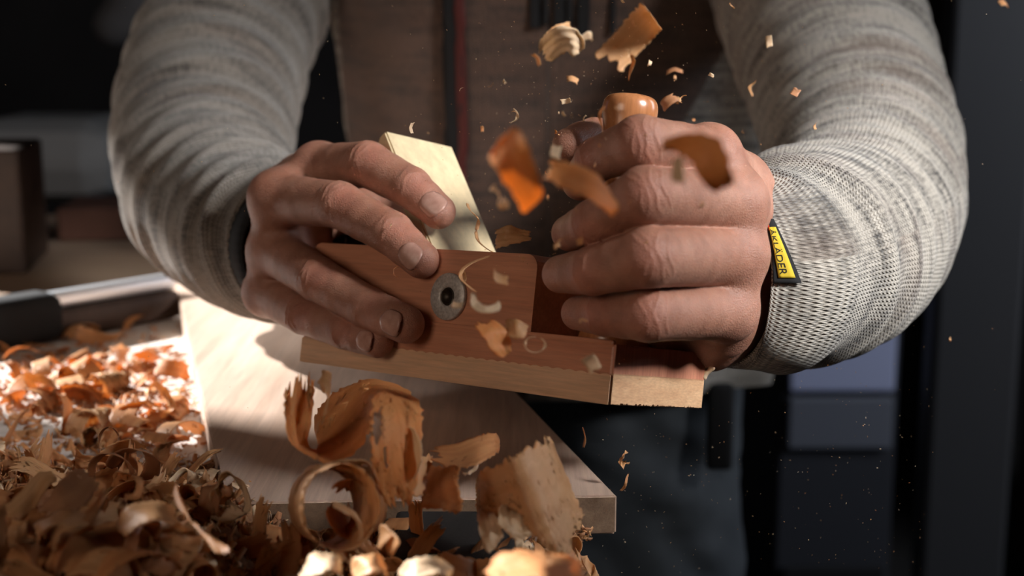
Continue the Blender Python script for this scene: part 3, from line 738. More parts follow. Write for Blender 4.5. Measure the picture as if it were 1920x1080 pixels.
# steel disc on the cheek
c = PL(840, 556, 0.0)
def lathe(prof, n=56):
    vs = []; fs = []
    for r, h in prof:
        for j in range(n): a = 2 * PI * j / n; vs.append((r * math.cos(a), h, r * math.sin(a)))
    for i in range(len(prof) - 1):
        for j in range(n): fs.append((i * n + j, (i + 1) * n + j, (i + 1) * n + (j + 1) % n, i * n + (j + 1) % n))
    return vs, fs
def disc(nm, prof, mat, parent=None):
    vs, fs = lathe(prof); vs = [(v[0] + c[0], v[1], v[2] + c[2]) for v in vs]
    o = pl(nm, mesh_np(nm, vs, fs), mat, parent); return o
wsh = disc('washer', [(.0107, -.001), (.0107, .0003), (.0103, .0007), (.0050, .0008), (.0042, .0005), (.0040, -.0006), (.0036, -.003)], M['disc'])
disc('screw_ring', [(.0041, .0002), (.0038, .0007), (.0033, .0006), (.0030, -.0003), (.0001, -.0007)], simple('dark_brass_hole', (.035, .025, .016), .45, Metallic=.6), wsh)  # disc coloured dark for the shade inside the screw hole
# horn grip
tp = PL(1181, 207, -.028)
ctl = np.array([(.026, -.034, .0235, .0165), (.025, -.034, .032, .0150), (.022, -.034, .048, .0118), (.022, -.034, .068, .0125), (.024, -.033, .088, .0130), (tp[0] + .001, -.030, tp[2] - .022, .0112), (tp[0], tp[1], tp[2] - .010, .0106), (tp[0], tp[1], tp[2] - .002, .0121), (tp[0], tp[1], tp[2] + .003, .0118), (tp[0], tp[1], tp[2] + .0058, .0095), (tp[0], tp[1], tp[2] + .0066, .004), (tp[0], tp[1], tp[2] + .0067, .0002)])
C4 = catmull(ctl, 90); T, N, B = frames(C4[:, :3], np.array([1.0, 0, 0])); vs = []; fs = []; nv = 48
for i in range(90):
    for j in range(nv): a = 2 * PI * j / nv; vs.append(C4[i, :3] + (N[i] * math.cos(a) + B[i] * math.sin(a)) * max(C4[i, 3], .0001))
for i in range(89):
    for j in range(nv): fs.append((i * nv + j, i * nv + (j + 1) % nv, (i + 1) * nv + (j + 1) % nv, (i + 1) * nv + j))
pl('horn', mesh_np('horn', vs, fs), M['horn'])
# ---------------------------------------------------------------- things standing further back
def tagged(o, label, cat, group=None): return prop(o, label, cat, group)
# side table behind the bench with a block and a plank on it
st = empty('side_table', (-.75, 1.45, 0), 'low wooden side table beyond the workbench on the left', 'table')
def sch(o): o.parent = st; o.matrix_parent_inverse = Matrix.Translation(-Vector(st.location)); return o
sch(box('table_top', (.95, .50, .04), (-.78, 1.40, .872), M['mid_wood']))
for x, y in ((-1.2, 1.2), (-.36, 1.2), (-1.2, 1.6), (-.36, 1.6)): sch(box('leg', (.05, .05, .852), (x, y, .426), M['dark_wood']))
a = P(-25, 450, 1.30)
tagged(box('wooden_block', (.13, .12, .115), (a[0] - .02, 1.30, .892 + .0575), M['dark_wood'], .15), 'dark brown wooden block at the left edge behind the steel bar', 'block')
a = P(215, 425, 1.50)
tagged(box('wooden_plank', (.16, .10, .035), (a[0] + .03, 1.50, .892 + .0175), mottled('reddish_wood', (.16, .07, .045), (.22, .10, .065), 20, .6), .1), 'short reddish plank on the side table behind the left sleeve', 'plank')
# steel bar across the bench
p0, p1 = P(-60, 632, .90), P(322, 507, 1.02)
d = p1 - p0; L = np.linalg.norm(d); ang = math.atan2(d[1], d[0])
bar = empty('bar_clamp', tuple((p0 + p1) / 2), 'long shiny steel bar clamp lying across the bench at the far left', 'clamp')
bar.rotation_euler = (0, -math.asin(d[2] / L) * 0.0, ang)
def bpart(nm, size, loc, mat, bev=.003):
    bm = bmesh.new(); box_bm(bm, size, loc, bevel=bev, seg=3); o = link(nm, from_bm(nm, bm, True), mat); o.parent = bar; return o
bz_ = (p0[2] + p1[2]) / 2
bpart('steel_bar', (L, .012, .011), (0, 0, .006), M['steel'])
bpart('wooden_rail', (L * .98, .022, .020), (.0, 0, -.0105), M['dark_wood'])
bpart('handle', (.07, .034, .034), (-L / 2 + .03, 0, -.004), M['black'], .010)
bar.location = (bar.location[0], bar.location[1], ZT + .0215)
# right background
def bg(nm, px0, px1, py0, py1, y, depth, mat, label, cat, bev=.01):
    a = P(px0, py0, y); b = P(px1, py1, y); z1 = a[2]; z0 = b[2]
    o = box(nm, (b[0] - a[0], depth, z1 - z0), ((a[0] + b[0]) / 2, y + depth / 2, (z0 + z1) / 2), mat, bevel=bev); return tagged(o, label, cat)
cab = empty('cabinet', (.52, 2.3, 0), 'blue-grey metal cabinet in the dim background, right of the trousers', 'cabinet')
a = P(1478, 540, 2.1); b = P(1702, 540, 2.1); zt = P(1500, 430, 2.1)[2]; zm = P(1500, 742, 2.1)[2]; zl = P(1500, 850, 2.1)[2]; cx = (a[0] + b[0]) / 2; wx = b[0] - a[0]
def cch(o): o.parent = cab; o.matrix_parent_inverse = Matrix.Translation(-Vector(cab.location)); return o
cch(box('cabinet_body', (wx, .40, zt), (cx, 2.32, zt / 2), simple('blue_grey_paint_dark', (.03, .032, .04), .6)))
cch(box('door', (wx - .02, .015, zt - zm - .01), (cx, 2.112, (zt + zm) / 2), simple('pale_blue_grey_paint', (.42, .46, .66), .6)))
cch(box('drawer', (wx - .02, .015, zm - zl - .01), (cx, 2.112, (zm + zl) / 2), simple('grey_paint', (.13, .14, .17), .6)))
cch(box('plinth', (wx - .02, .012, .25), (cx, 2.112, .13), M['black']))
pst = bg('steel_post', 1792, 1868, -60, 1300, 1.8, .05, simple('grey_painted_steel', (.045, .045, .048), .5), 'grey upright steel post at the far right', 'post', .008)
b0 = pst.location.z - pst.dimensions.z / 2
tagged(box('shelf_rack', (.30, .4, 1.9), (1.22, 2.6, .95), M['dark_wood']), 'dark tall shelf unit behind the steel post', 'shelf')
# left background: grey hood of a machine on a dark stand
mc = empty('machine', (-.85, 2.6, 0), 'grey machine with a rounded hood in the dark behind the left sleeve', 'machine')
def mch(o): o.parent = mc; o.matrix_parent_inverse = Matrix.Translation(-Vector(mc.location)); return o
a = P(90, 305, 2.5)
mch(box('hood', (.30, .3, .15), (a[0] - .02, 2.62, a[2]), simple('grey_enamel', (.38, .38, .37), .55), bevel=.065))
mch(box('stand', (.36, .34, a[2] - .08), (a[0] - .02, 2.64, (a[2] - .08) / 2), M['black']))
a = P(240, 30, 2.9)
lampo = empty('hanging_bag', tuple(a), 'pale grey cloth bag hanging in the dark at the upper left', 'bag')
lo, ds = field(a - .2, a + np.array([.2, .2, .35]), .012, [([[(a + (0, 0, .0), .045), (a + (.03, 0, .06), .06), (a + (.0, 0, .14), .03)], [(a + (-.03, 0, -.02), .04), (a + (.04, 0, .02), .05)]], .03)])
v_, f_ = polys(lo, ds[0], .012)
me_ = mesh_np('bag_body', v_, f_); link('bag_body', me_, simple('grey_cloth', (.16, .16, .165), .9), lampo)
bm = bmesh.new(); box_bm(bm, (.008, .008, ZC - a[2] - .15), tuple(a + (0, 0, .15 + (ZC - a[2] - .15) / 2))); link('cord', from_bm('cord', bm), M['black'], lampo)
# ---------------------------------------------------------------- shavings
def ribbon(name, ea, eb, n=80, m=14, ragged=(.5, .5), wav=.0006, holes=(), seed=1, tear=0.0):
    """a thin strip ruled between two 3-D edge curves"""
    rr = np.random.RandomState(seed); A_ = catmull(ea, n); B_ = catmull(eb, n)
    s = np.concatenate([[0], np.cumsum(np.linalg.norm(np.diff((A_ + B_) / 2, axis=0), axis=1))]); wmean = np.linalg.norm(A_ - B_, axis=1)
    e0 = rr.rand(m + 1); e1 = rr.rand(m + 1); ea_ = (vnoise(np.arange(n) * .6, np.zeros(n), seed) - .5) * .10; eb_ = (vnoise(np.arange(n) * .6, np.ones(n) * 3, seed) - .5) * .10
    T = np.gradient((A_ + B_) / 2, axis=0); W_ = B_ - A_; NN = np.cross(T, W_); NN /= np.linalg.norm(NN, axis=1)[:, None] + 1e-12
    vs = []; uv = []
    for i in range(n):
        for k in range(m + 1):
            t = k / m; ii = i
            # ragged ends: pull the end rows in by a random amount per strand
            u = i / (n - 1); lo_ = ragged[0] * .12 * e0[k]; hi_ = 1 - ragged[1] * .12 * e1[k]; u2 = lo_ + u * (hi_ - lo_); x = u2 * (n - 1); i0 = min(int(x), n - 2); f = x - i0
            tt = t + (ea_[i] * (1 - t) + eb_[i] * t)
            p = (A_[i0] * (1 - f) + A_[i0 + 1] * f) * (1 - tt) + (B_[i0] * (1 - f) + B_[i0 + 1] * f) * tt
            q = NN[i0] * wav * .55 * (math.sin(t * 5 + seed) * math.sin(u * 11 + seed) + .35 * math.sin(t * 23 + u * 6))
            vs.append(p + q); uv.append((s[i0], t * wmean[i0] + seed * .37))
    fs = []
    for i in range(n - 1):
        for k in range(m):
            u, t = i / n, k / m
            if any(h[0] < u < h[1] and h[2] < t < h[3] for h in holes): continue
            if tear and rr.rand() < tear and (k in (0, m - 1)): continue
            a = i * (m + 1) + k; fs.append((a, a + 1, a + m + 2, a + m + 1))
    return mesh_np(name, vs, fs, uv)
def thick(o, t=.00022):
    md = o.modifiers.new('thick', 'SOLIDIFY'); md.thickness = t; md.offset = 0; return o
def hero(stations, mat, label, name='wood_shaving', **kw):
    ea = [P(*s[:3]) for s in stations]; eb = [P(*s[3:]) for s in stations]
    o = link(name, ribbon(name, ea, eb, **kw), mat); thick(o); recenter(o)
    return prop(o, label, 'wood shaving')
# the tall double coil under the plane
hero([(540, 702, .492, 590, 694, .508), (533, 760, .485, 587, 772, .505), (540, 822, .480, 580, 836, .505), (574, 852, .480, 604, 838, .515), (618, 868, .480, 588, 800, .535), (665, 848, .490, 604, 762, .545), (692, 808, .500, 645, 728, .548), (702, 764, .500, 690, 712, .545), (700, 742, .488, 745, 722, .530), (697, 768, .475, 786, 754, .502), (693, 815, .470, 792, 805, .487), (698, 872, .468, 784, 872, .480), (716, 928, .472, 776, 926, .480), (738, 962, .478, 766, 952, .484)],
     M['shave_amber'], 'tall double coil of orange shaving standing under the hand plane', n=150, m=20, ragged=(.5, .6), wav=.0005, seed=3, holes=((.70, .80, .03, .16), (.80, .86, .22, .30)))
hero([(592, 702, .500, 600, 735, .490), (608, 694, .500, 612, 740, .486), (622, 704, .498, 614, 760, .486), (616, 735, .492, 606, 790, .486), (612, 765, .490, 602, 800, .488)], M['shave_tan'], 'small torn hook of shaving at the top of the tall orange coil', n=40, m=10, ragged=(1.5, 1.5), seed=8)
hero([(775, 800, .480, 752, 790, .495), (788, 830, .474, 760, 835, .49), (790, 868, .473, 772, 880, .485), (776, 900, .476, 768, 915, .485)], M['shave_pale'], 'pale splinter curl on the right side of the tall orange coil', n=40, m=8, ragged=(1, 1), seed=9)
# the big open ring
st_ = []
for k in range(17):
    th = -2.3 + k * (2 * PI * 1.22) / 16; sh = k / 16
    st_.append((648 - 20 * sh + (72 - 8 * sh) * math.cos(th), 952 + (84 - 6 * sh) * math.sin(th), .452 + .010 * sh, 600 + (64 - 6 * sh) * math.cos(th), 944 + (74 - 6 * sh) * math.sin(th), .486 + .006 * sh))
hero(st_, M['shave_tan'], 'big open ring of tan shaving in front of the board, left of the pad', n=130, m=12, ragged=(.4, .4), wav=.0004, seed=12)
st_ = []
for k in range(12):
    th = -2.6 + k * (2 * PI * .95) / 11
    st_.append((655 + 44 * math.cos(th), 955 + 56 * math.sin(th), .470, 690 + 36 * math.cos(th), 950 + 50 * math.sin(th), .500))
hero(st_, M['shave_orange'], 'orange coil tucked behind the big open ring', n=70, m=10, seed=14)
hero([(624, 938, .458, 622, 950, .458), (650, 950, .455, 648, 962, .455), (672, 968, .455, 668, 978, .456), (682, 1000, .458, 674, 1004, .46), (676, 1025, .462, 668, 1022, .463)], M['shave_pale'], 'thin pale strip crossing inside the big open ring', n=40, m=5, seed=15)
hero([(610, 870, .470, 560, 880, .49), (650, 862, .468, 640, 880, .50), (690, 866, .468, 690, 892, .50), (712, 905, .466, 700, 925, .49)], M['shave_pale'], 'pale arched strip lying over the top of the big open ring', n=50, m=10, ragged=(1, 1), seed=16, holes=((.3, .45, .5, .8), (.55, .65, .2, .5)))
# mid strips
hero([(800, 838, .52, 808, 872, .50), (850, 832, .515, 868, 880, .495), (895, 816, .52, 905, 866, .50), (925, 812, .535, 930, 850, .515), (938, 826, .545, 936, 850, .53)], M['shave_orange'], 'orange shaving bridging over behind the tall coil', n=50, m=12, ragged=(1, .4), seed=18)
hero([(862, 870, .485, 808, 872, .50), (858, 900, .480, 798, 905, .492), (866, 935, .476, 790, 940, .486), (862, 968, .476, 782, 955, .484)], M['shave_orange'], 'flat dark orange strip leaning between the tall coil and the wide fold', n=40, m=14, ragged=(.6, 1.2), seed=19)
hero([(790, 845, .505, 812, 850, .51), (778, 890, .50, 806, 895, .505), (768, 930, .495, 795, 940, .50)], M['shave_tan'], 'narrow tan strip standing beside the flat dark orange strip', n=30, m=6, ragged=(1, 1), seed=20)
hero([(900, 866, .51, 885, 880, .505), (893, 880, .505, 872, 890, .50), (880, 890, .50, 866, 884, .50)], M['shave_pale'], 'small pale curl by the left edge of the wide fold', n=24, m=6, seed=21)
# wide fold on the right
hero([(890, 905, .515, 893, 962, .515), (905, 880, .500, 912, 965, .500), (937, 870, .486, 948, 972, .485), (962, 854, .480, 1000, 1005, .470), (1000, 834, .485, 1052, 1045, .465), (1030, 822, .494, 1080, 1000, .478), (1042, 845, .508, 1097, 964, .490)],
     M['shave_tan'], 'wide folded tan shaving leaning on the right corner of the board', n=110, m=30, ragged=(.3, .3), wav=.0003, seed=23)
hero([(893, 962, .500, 905, 945, .51), (898, 990, .480, 925, 960, .49), (905, 1020, .470, 938, 985, .475), (918, 1040, .468, 945, 1010, .470)], M['shave_pale'], 'bright pale twisted curl below the wide folded shaving', n=40, m=10, wav=.0015, seed=25)
hero([(940, 950, .485, 975, 935, .49), (935, 975, .475, 985, 965, .478), (950, 1000, .470, 990, 990, .472), (975, 1015, .468, 1005, 1005, .472)], M['shave_pale'], 'crumpled pale shaving under the middle of the wide fold', n=40, m=10, wav=.0022, seed=26)
# foreground blur at the bottom edge
hero([(900, 1075, .40, 930, 1110, .37), (940, 1040, .395, 980, 1090, .365), (1000, 1030, .395, 1020, 1085, .36), (1060, 1045, .40, 1060, 1100, .37), (1095, 1060, .41, 1085, 1100, .385)], M['shave_orange'], 'blurred orange shaving arching up at the bottom edge right of centre', n=50, m=12, wav=.001, seed=27)
hero([(565, 1062, .43, 560, 1095, .42), (585, 1040, .425, 590, 1078, .41), (615, 1036, .425, 625, 1070, .41), (640, 1052, .43, 645, 1080, .42)], M['shave_pale'], 'rounded pale shaving at the bottom edge below the big open ring', n=40, m=10, wav=.0012, seed=111)
hero([(655, 1075, .425, 660, 1100, .415), (668, 1045, .42, 685, 1080, .41), (700, 1040, .42, 712, 1072, .41), (725, 1060, .425, 728, 1085, .42)], M['shave_tan'], 'tan arched shaving at the bottom edge, right of the rounded pale one', n=40, m=10, wav=.0012, seed=112)
hero([(745, 1070, .425, 748, 1095, .42), (770, 1048, .42, 775, 1085, .41), (815, 1045, .42, 822, 1080, .41), (848, 1062, .425, 850, 1088, .42)], M['shave_pale'], 'broad pale shaving at the bottom edge under the bristly pad', n=40, m=10, wav=.0014, seed=113)
hero([(705, 1010, .45, 712, 1035, .44), (715, 985, .445, 735, 1005, .435), (728, 990, .44, 748, 1020, .43), (722, 1030, .445, 735, 1045, .44)], M['shave_tan'], 'twisted tan curl standing left of the bristly pad', n=40, m=8, wav=.001, seed=114)
# shaded heap at the left: some recognisable ones
hero([(70, 1040, .425, 62, 985, .445), (75, 1000, .418, 95, 965, .44), (110, 985, .415, 130, 955, .435), (150, 985, .42, 165, 965, .435)], M['shave_tan'], 'shaded half-tube of shaving at the lower left corner', n=40, m=10, seed=30)
hero([(20, 985, .46, 5, 950, .47), (60, 960, .47, 45, 915, .48), (90, 915, .48, 75, 885, .49), (110, 900, .485, 100, 885, .49)], M['shave_tan'], 'stiff straight slat of shaving pointing up from the heap at far left', n=30, m=10, seed=31)
hero([(100, 985, .45, 65, 960, .46), (140, 960, .455, 100, 920, .465), (175, 930, .47, 130, 885, .48), (190, 900, .48, 160, 880, .49)], M['shave_brown'], 'broad brown shaving beside the stiff slat on the left heap', n=30, m=12, ragged=(1, 1), seed=32)
hero([(215, 985, .44, 232, 1010, .43), (240, 950, .44, 262, 985, .43), (290, 940, .445, 300, 975, .43), (330, 955, .45, 335, 985, .44)], M['shave_tan'], 'pointed tan shaving fanned out in the middle of the left heap', n=40, m=10, seed=33)
hero([(330, 905, .47, 322, 925, .465), (338, 935, .455, 345, 960, .45), (355, 975, .44, 372, 990, .435), (385, 1010, .43, 405, 1010, .43), (410, 1045, .42, 440, 1035, .42)], M['shave_orange'], 'long twisted orange shaving running down the left heap', n=60, m=10, wav=.0012, seed=34)
hero([(245, 890, .48, 262, 893, .475), (256, 905, .47, 270, 905, .47), (250, 925, .468, 262, 932, .466), (232, 925, .47, 232, 938, .465)], M['shave_orange'], 'small hooked orange shaving above the pointed tan one', n=30, m=6, seed=35)
def loop_curl(pts, hw, mat, label, seed=1, name='wood_shaving', n=70, m=5, cat=None):
    pts = catmull([P(*p) for p in pts], n); T = np.gradient(pts, axis=0); w_ = np.array([unit(np.cross(t, [0.3, .2, 1])) for t in T]) * hw
    o = link(name, ribbon(name, pts - w_, pts + w_, n=n, m=m, seed=seed, wav=.0001), mat); thick(o); recenter(o); return prop(o, label, cat or 'wood shaving')
loop_curl([(186, 850, .56), (188, 815, .56), (205, 800, .555), (220, 812, .56), (222, 828, .56)], .0006, M['shave_brown'], 'hair-thin hooked strand standing up over the sunlit bench', 41)
loop_curl([(170, 900, .54), (175, 868, .535), (200, 850, .53), (235, 862, .53), (250, 895, .535), (230, 925, .54)], .0016, M['shave_brown'], 'thin dark looping strand on top of the left heap', 42)
loop_curl([(205, 880, .545), (230, 850, .54), (262, 842, .535), (285, 860, .54), (280, 890, .545), (250, 900, .55), (222, 880, .55)], .0035, M['shave_brown'], 'dark curled ribbon on the crest of the left heap', 43)
# ------------------------- the heap itself and the loose ones lying on it
def heap_h(x, y):
    """height of the heap over the bench top"""
    edge = np.clip((.040 - x) / .05, 0, 1); front = np.clip((.56 - y) / .16, 0, 1)
    left = np.clip((-x - .085) / .03, 0, 1) * np.clip((.66 - y) / .11, 0, 1)
    h = .030 * front + .0 * left
    h = h * (0.35 + 0.65 * np.clip((-x + .02) / .10, 0, 1)) + .016 * np.clip((.47 - y) / .07, 0, 1) * np.clip((x + .10) / .05, 0, 1)
    h = np.maximum(h, left * (.020 + .016 * np.clip((.56 - y) / .14, 0, 1)))
    return h * (edge * edge * (3 - 2 * edge)) * np.clip((x + .62) / .1, 0, 1)
nx, ny = 300, 190; gx = np.linspace(-.62, .044, nx); gy = np.linspace(.18, .70, ny); GX, GY = np.meshgrid(gx, gy, indexing='ij')
H = heap_h(GX, GY); lump = (vnoise(GX * 90 + 80, GY * 90, 51) - .5) * .007 + (vnoise(GX * 260 + 200, GY * 260, 52) - .5) * .0035
Z = ZT - .001 + H + lump * np.clip(H / .006, 0, 1) - .0015 * (H < .0008)
vs = np.stack([GX, GY, Z], -1).reshape(-1, 3); fs = []
keep = H > .0002
for i in range(nx - 1):
    for j in range(ny - 1):
        if keep[i:i + 2, j:j + 2].any():
            a = i * ny + j; fs.append((a, a + ny, a + ny + 1, a + 1))
o = link('shaving_heap', mesh_np('shaving_heap', vs, fs), M['mound']); prop(o, 'packed heap of fine wood shavings and sawdust covering the front of the bench', 'wood shavings', kind='stuff')
def height(x, y): return ZT + float(heap_h(np.array(x), np.array(y)))
# proto shavings (unit = metres); kinds: coil, arc, wave, crumple, chip
def proto(kind, seed):
    rr = random.Random(seed); pa = []
    if kind == 'coil':
        turns = rr.uniform(.8, 1.6); r0 = rr.uniform(.006, .010); wd = rr.uniform(.010, .018); n = 26
        for i in range(n): t = i / (n - 1); th = t * turns * 2 * PI; r = r0 * (1 - .25 * t); pa.append(((-wd / 2 + .004 * t, r * math.cos(th), r * math.sin(th)), (wd / 2 + .006 * t, r * .92 * math.cos(th), r * .92 * math.sin(th))))
    elif kind == 'arc':
        r0 = rr.uniform(.012, .020); wd = rr.uniform(.010, .017); an = rr.uniform(1.4, 2.4); n = 14
        for i in range(n): t = i / (n - 1) - .5; th = PI / 2 + t * an; pa.append(((-wd / 2, r0 * math.cos(th), r0 * math.sin(th) - r0 * .6), (wd / 2, r0 * math.cos(th) * .9 + .003 * t, r0 * math.sin(th) - r0 * .6)))
    elif kind == 'wave':
        L_ = rr.uniform(.03, .05); wd = rr.uniform(.006, .011); n = 16; tw = rr.uniform(-1.6, 1.6)
        for i in range(n): t = i / (n - 1); a = tw * t; c_ = np.array([L_ * (t - .5), .004 * math.sin(t * 5), .005 * math.sin(t * 7 + 1)]); d_ = np.array([0, math.cos(a), math.sin(a)]) * wd / 2 * (1 - .4 * abs(2 * t - 1) ** 3); pa.append((c_ - d_, c_ + d_))
    elif kind == 'crumple':
        n = 14; c_ = np.zeros(3); d = unit([rr.gauss(0, 1) for _ in range(3)]); wv_ = unit([rr.gauss(0, 1) for _ in range(3)])
        for i in range(n):
            d = unit(d + np.array([rr.gauss(0, .55) for _ in range(3)]) - c_ * 45); wv_ = unit(wv_ + np.array([rr.gauss(0, .25) for _ in range(3)])); c_ = c_ + d * .0035; pa.append((c_ - wv_ * .0045, c_ + wv_ * .0045))
    elif kind == 'chip':
        n = 6; L_ = rr.uniform(.006, .010); wd = rr.uniform(.004, .007)
        for i in range(n): t = i / (n - 1) - .5; pa.append(((L_ * t, -wd / 2, -.010 * t * t * 4 * .2), (L_ * t + rr.uniform(-.001, .001), wd / 2, -.012 * t * t * 4 * .2)))
    elif kind == 'sliver':
        n = 10; r0 = .004
        for i in range(n): t = i / (n - 1); th = t * rr.choice([3.2, 3.6]); c_ = np.array([r0 * math.cos(th), r0 * math.sin(th), .002 * t]); pa.append((c_ + [0, 0, -.0007], c_ + [0, 0, .0007]))
    mm = {'chip': 5, 'sliver': 2, 'crumple': 8}.get(kind, 10); nn_ = {'chip': 8, 'sliver': 22}.get(kind, 44)
    return ribbon('wood_shaving', [p[0] for p in pa], [p[1] for p in pa], n=nn_, m=mm, ragged=(1.2, 1.2), wav=.0002, seed=seed)
PROTO = {}
for kind, cnt in (('coil', 4), ('arc', 4), ('wave', 4), ('crumple', 5), ('chip', 4), ('sliver', 3)):
    for c_ in range(cnt):
        for mk in (('shave_tan', 'shave_orange', 'shave_pale', 'shave_brown') if kind in ('crumple', 'chip') else (('shave_tan', 'shave_orange')[c_ % 2],)):
            me = proto(kind, 100 + c_ * 7 + len(kind)); me.materials.append(M[mk])
            o = bpy.data.objects.new('wood_shaving', me); thick(o, .00025); PROTO.setdefault(kind, []).append((o, mk))
def drop(kind, loc, rot, sc, label, group, name='wood_shaving', cat='wood shaving', mk=None):
    c_ = [p for p in PROTO[kind] if mk is None or p[1] == mk] or PROTO[kind]
    o = R_.choice(c_)[0].copy(); o.name = name; COL.objects.link(o); o.location = loc; o.rotation_euler = rot; o.scale = (sc,) * 3
    return prop(o, label, cat, group)
def rrot(tilt=1.0): return (R_.gauss(0, .5) * tilt, R_.gauss(0, .5) * tilt, R_.uniform(0, 6.28))
GH = 'loose shavings on the heap in front of the board'
for _ in range(150):
    while True:
        px, py = R_.uniform(-30, 1085), R_.uniform(885, 1100)
        if px > 420 and py < 1000 + (15 if px < 800 else 30): continue
        if 795 < px < 895 and py < 1035: continue
        if 520 < px < 1000 and py < 1030: continue
        # walk the sight line down to the heap
        hit = None
        for y in np.linspace(.36, .68, 80):
            p = P(px, py, y)
            if p[2] <= height(p[0], p[1]) + .002: hit = p; break
        if hit is not None and hit[0] < .030: break
    near = hit[1] < .5; k = R_.choices(['coil', 'arc', 'wave', 'crumple'], [2, 3, 3, 3.5])[0]
    drop(k, (hit[0], hit[1], hit[2] + .003), rrot(1.3), R_.uniform(.75, 1.25) * (.85 if k == 'coil' else 1), 'curled wood shaving lying loose on the heap in front of the board', GH)
# behind: sunlit bench scattered with chips and curls
GB = 'chips scattered over the sunlit bench left of the board'
cnt = 0
while cnt < 105:
    px, py = R_.uniform(-20, 400), R_.gauss(735, 75)
    if py < 560 or py > 905: continue
    p = Pz(px, py, ZT + .003); xb = bl[0] + (p[1] - bl[1]) * -.281
    if p[0] > xb - .012 or p[1] > 1.05: continue
    k = R_.choices(['crumple', 'wave', 'chip', 'coil', 'arc'], [4, 2, 3, 1.2, 1.5])[0]
    drop(k, tuple(p), rrot(.6), R_.uniform(.7, 1.25), 'small curled chip scattered on the sunlit bench left of the board', GB, mk=R_.choice(['shave_orange', 'shave_orange', 'shave_tan', 'shave_brown'])); cnt += 1
hero([(120, 735, .80, 120, 765, .79), (135, 722, .80, 140, 750, .79), (190, 720, .81, 195, 752, .80), (240, 730, .82, 240, 760, .81)], M['shave_orange'], 'larger orange shaving in the middle of the sunlit bench', n=30, m=8, seed=61)
hero([(0, 905, .62, 0, 865, .62), (20, 912, .615, 12, 862, .62), (38, 890, .615, 30, 862, .62)], M['shave_tan'], 'rolled tan shaving at the left edge just beyond the heap', n=24, m=8, seed=62)
# fine litter nobody could count: on the bench and the heap
def litter(name, label, n, where, size, mats):
    vs = []; fs = []; mi = []
    for i in range(n):
        p = where();
        if p is None: continue
        a, b, c_ = unit([R_.gauss(0, 1) for _ in range(3)]), unit([R_.gauss(0, 1) for _ in range(3)]), 0
        b = unit(np.cross(a, b)); nn_ = np.cross(a, b); s1, s2 = size * R_.uniform(.5, 1.6), size * R_.uniform(.15, .6); k = len(vs); bend = R_.uniform(.1, .5) * s1
        for u, h in ((-1, -bend), (0, 0), (1, -bend)):
            for t in (-1, 1): vs.append(p + a * u * s1 + b * t * s2 * (1 - .4 * abs(u)) + nn_ * h)
        for j in range(2):
            q = k + 2 * j; fs.append((q, q + 1, q + 3, q + 2)); mi.append(i % len(mats))
    me = mesh_np(name, vs, fs, [(v[0], v[1]) for v in vs]); o = link(name, me); [me.materials.append(M[m]) for m in mats]
    me.polygons.foreach_set('material_index', mi); thick(o, .00015); return prop(o, label, 'sawdust', kind='stuff')
def on_bench():
    px, py = R_.uniform(-20, 420), R_.gauss(740, 90)
    p = Pz(px, py, ZT + .0012); xb = bl[0] + (p[1] - bl[1]) * -.281
    return None if p[0] > xb or py < 545 or py > 920 or vnoise(np.array([p[0] * 25 + 40]), np.array([p[1] * 25]), 71)[0] < .42 else p
litter('fine_bench_litter', 'fine orange sawdust and splinters strewn over the sunlit bench', 1500, on_bench, .0024, ['shave_orange', 'shave_brown', 'shave_tan'])
def on_heap():
    x, y = R_.uniform(-.30, .035), R_.uniform(.36, .66)
    h = float(heap_h(np.array(x), np.array(y)))
    return None if h < .0012 else np.array([x, y, ZT + h + R_.uniform(0, .004)])
litter('fine_heap_litter', 'fine splinters and crumbs lying between the shavings of the heap', 5200, on_heap, .0030, ['shave_tan', 'shave_orange', 'shave_brown', 'shave_pale'])
# crumbs along the foot of the board
def foot():
    t = R_.random(); p = bl + (br - bl) * t
    return np.array([p[0], p[1] - R_.uniform(.001, .012), ZT + R_.uniform(.001, .006)]) if not .50 < t < .62 and t < .93 else None
litter('board_foot_litter', 'crumbly sawdust along the foot of the board end', 700, foot, .0016, ['shave_tan', 'shave_brown'])
# ------------------------- in the air
def air(px, py, y, size_px, kind, label, mk, rot=None, group=None, name='flying_chip'):
    base = {'coil': .020, 'arc': .024, 'wave': .040, 'crumple': .018, 'chip': .008, 'sliver': .008}[kind]
    sc = size_px / FPX * y / base
    return drop(kind, tuple(P(px, py, y)), rot or rrot(3), sc, label, group, name, 'wood chip', mk)
def hair(st, mat, label, **kw): o = hero(st, mat, label, name='flying_chip', **kw); o['category'] = 'wood chip'; return o
hair([(915, 290, 0.3827, 935, 262, 0.3780), (935, 330, 0.3780, 968, 240, 0.3780), (960, 360, 0.3827, 990, 275, 0.3733), (975, 392, 0.3874, 1012, 330, 0.3780), (985, 402, 0.3922, 1018, 372, 0.3874)], M['shave_amber'], 'large folded orange chip flying in front, left of the gripping fist', n=40, m=12, seed=80)
hair([(920, 285, 0.3799, 960, 242, 0.3780), (930, 300, 0.3874, 975, 262, 0.3874)], M['shave_amber'], 'small orange lip on top of the large folded flying chip', n=12, m=8, seed=81)
hair([(1018, 330, 0.4016, 1030, 300, 0.4063), (1060, 355, 0.3969, 1070, 305, 0.4063), (1105, 372, 0.3969, 1120, 330, 0.4063), (1140, 400, 0.4016, 1155, 375, 0.4063), (1150, 408, 0.4063, 1158, 395, 0.4063)], M['shave_amber'], 'long orange chip flying in front of the fingers of the fist', n=40, m=10, seed=82)
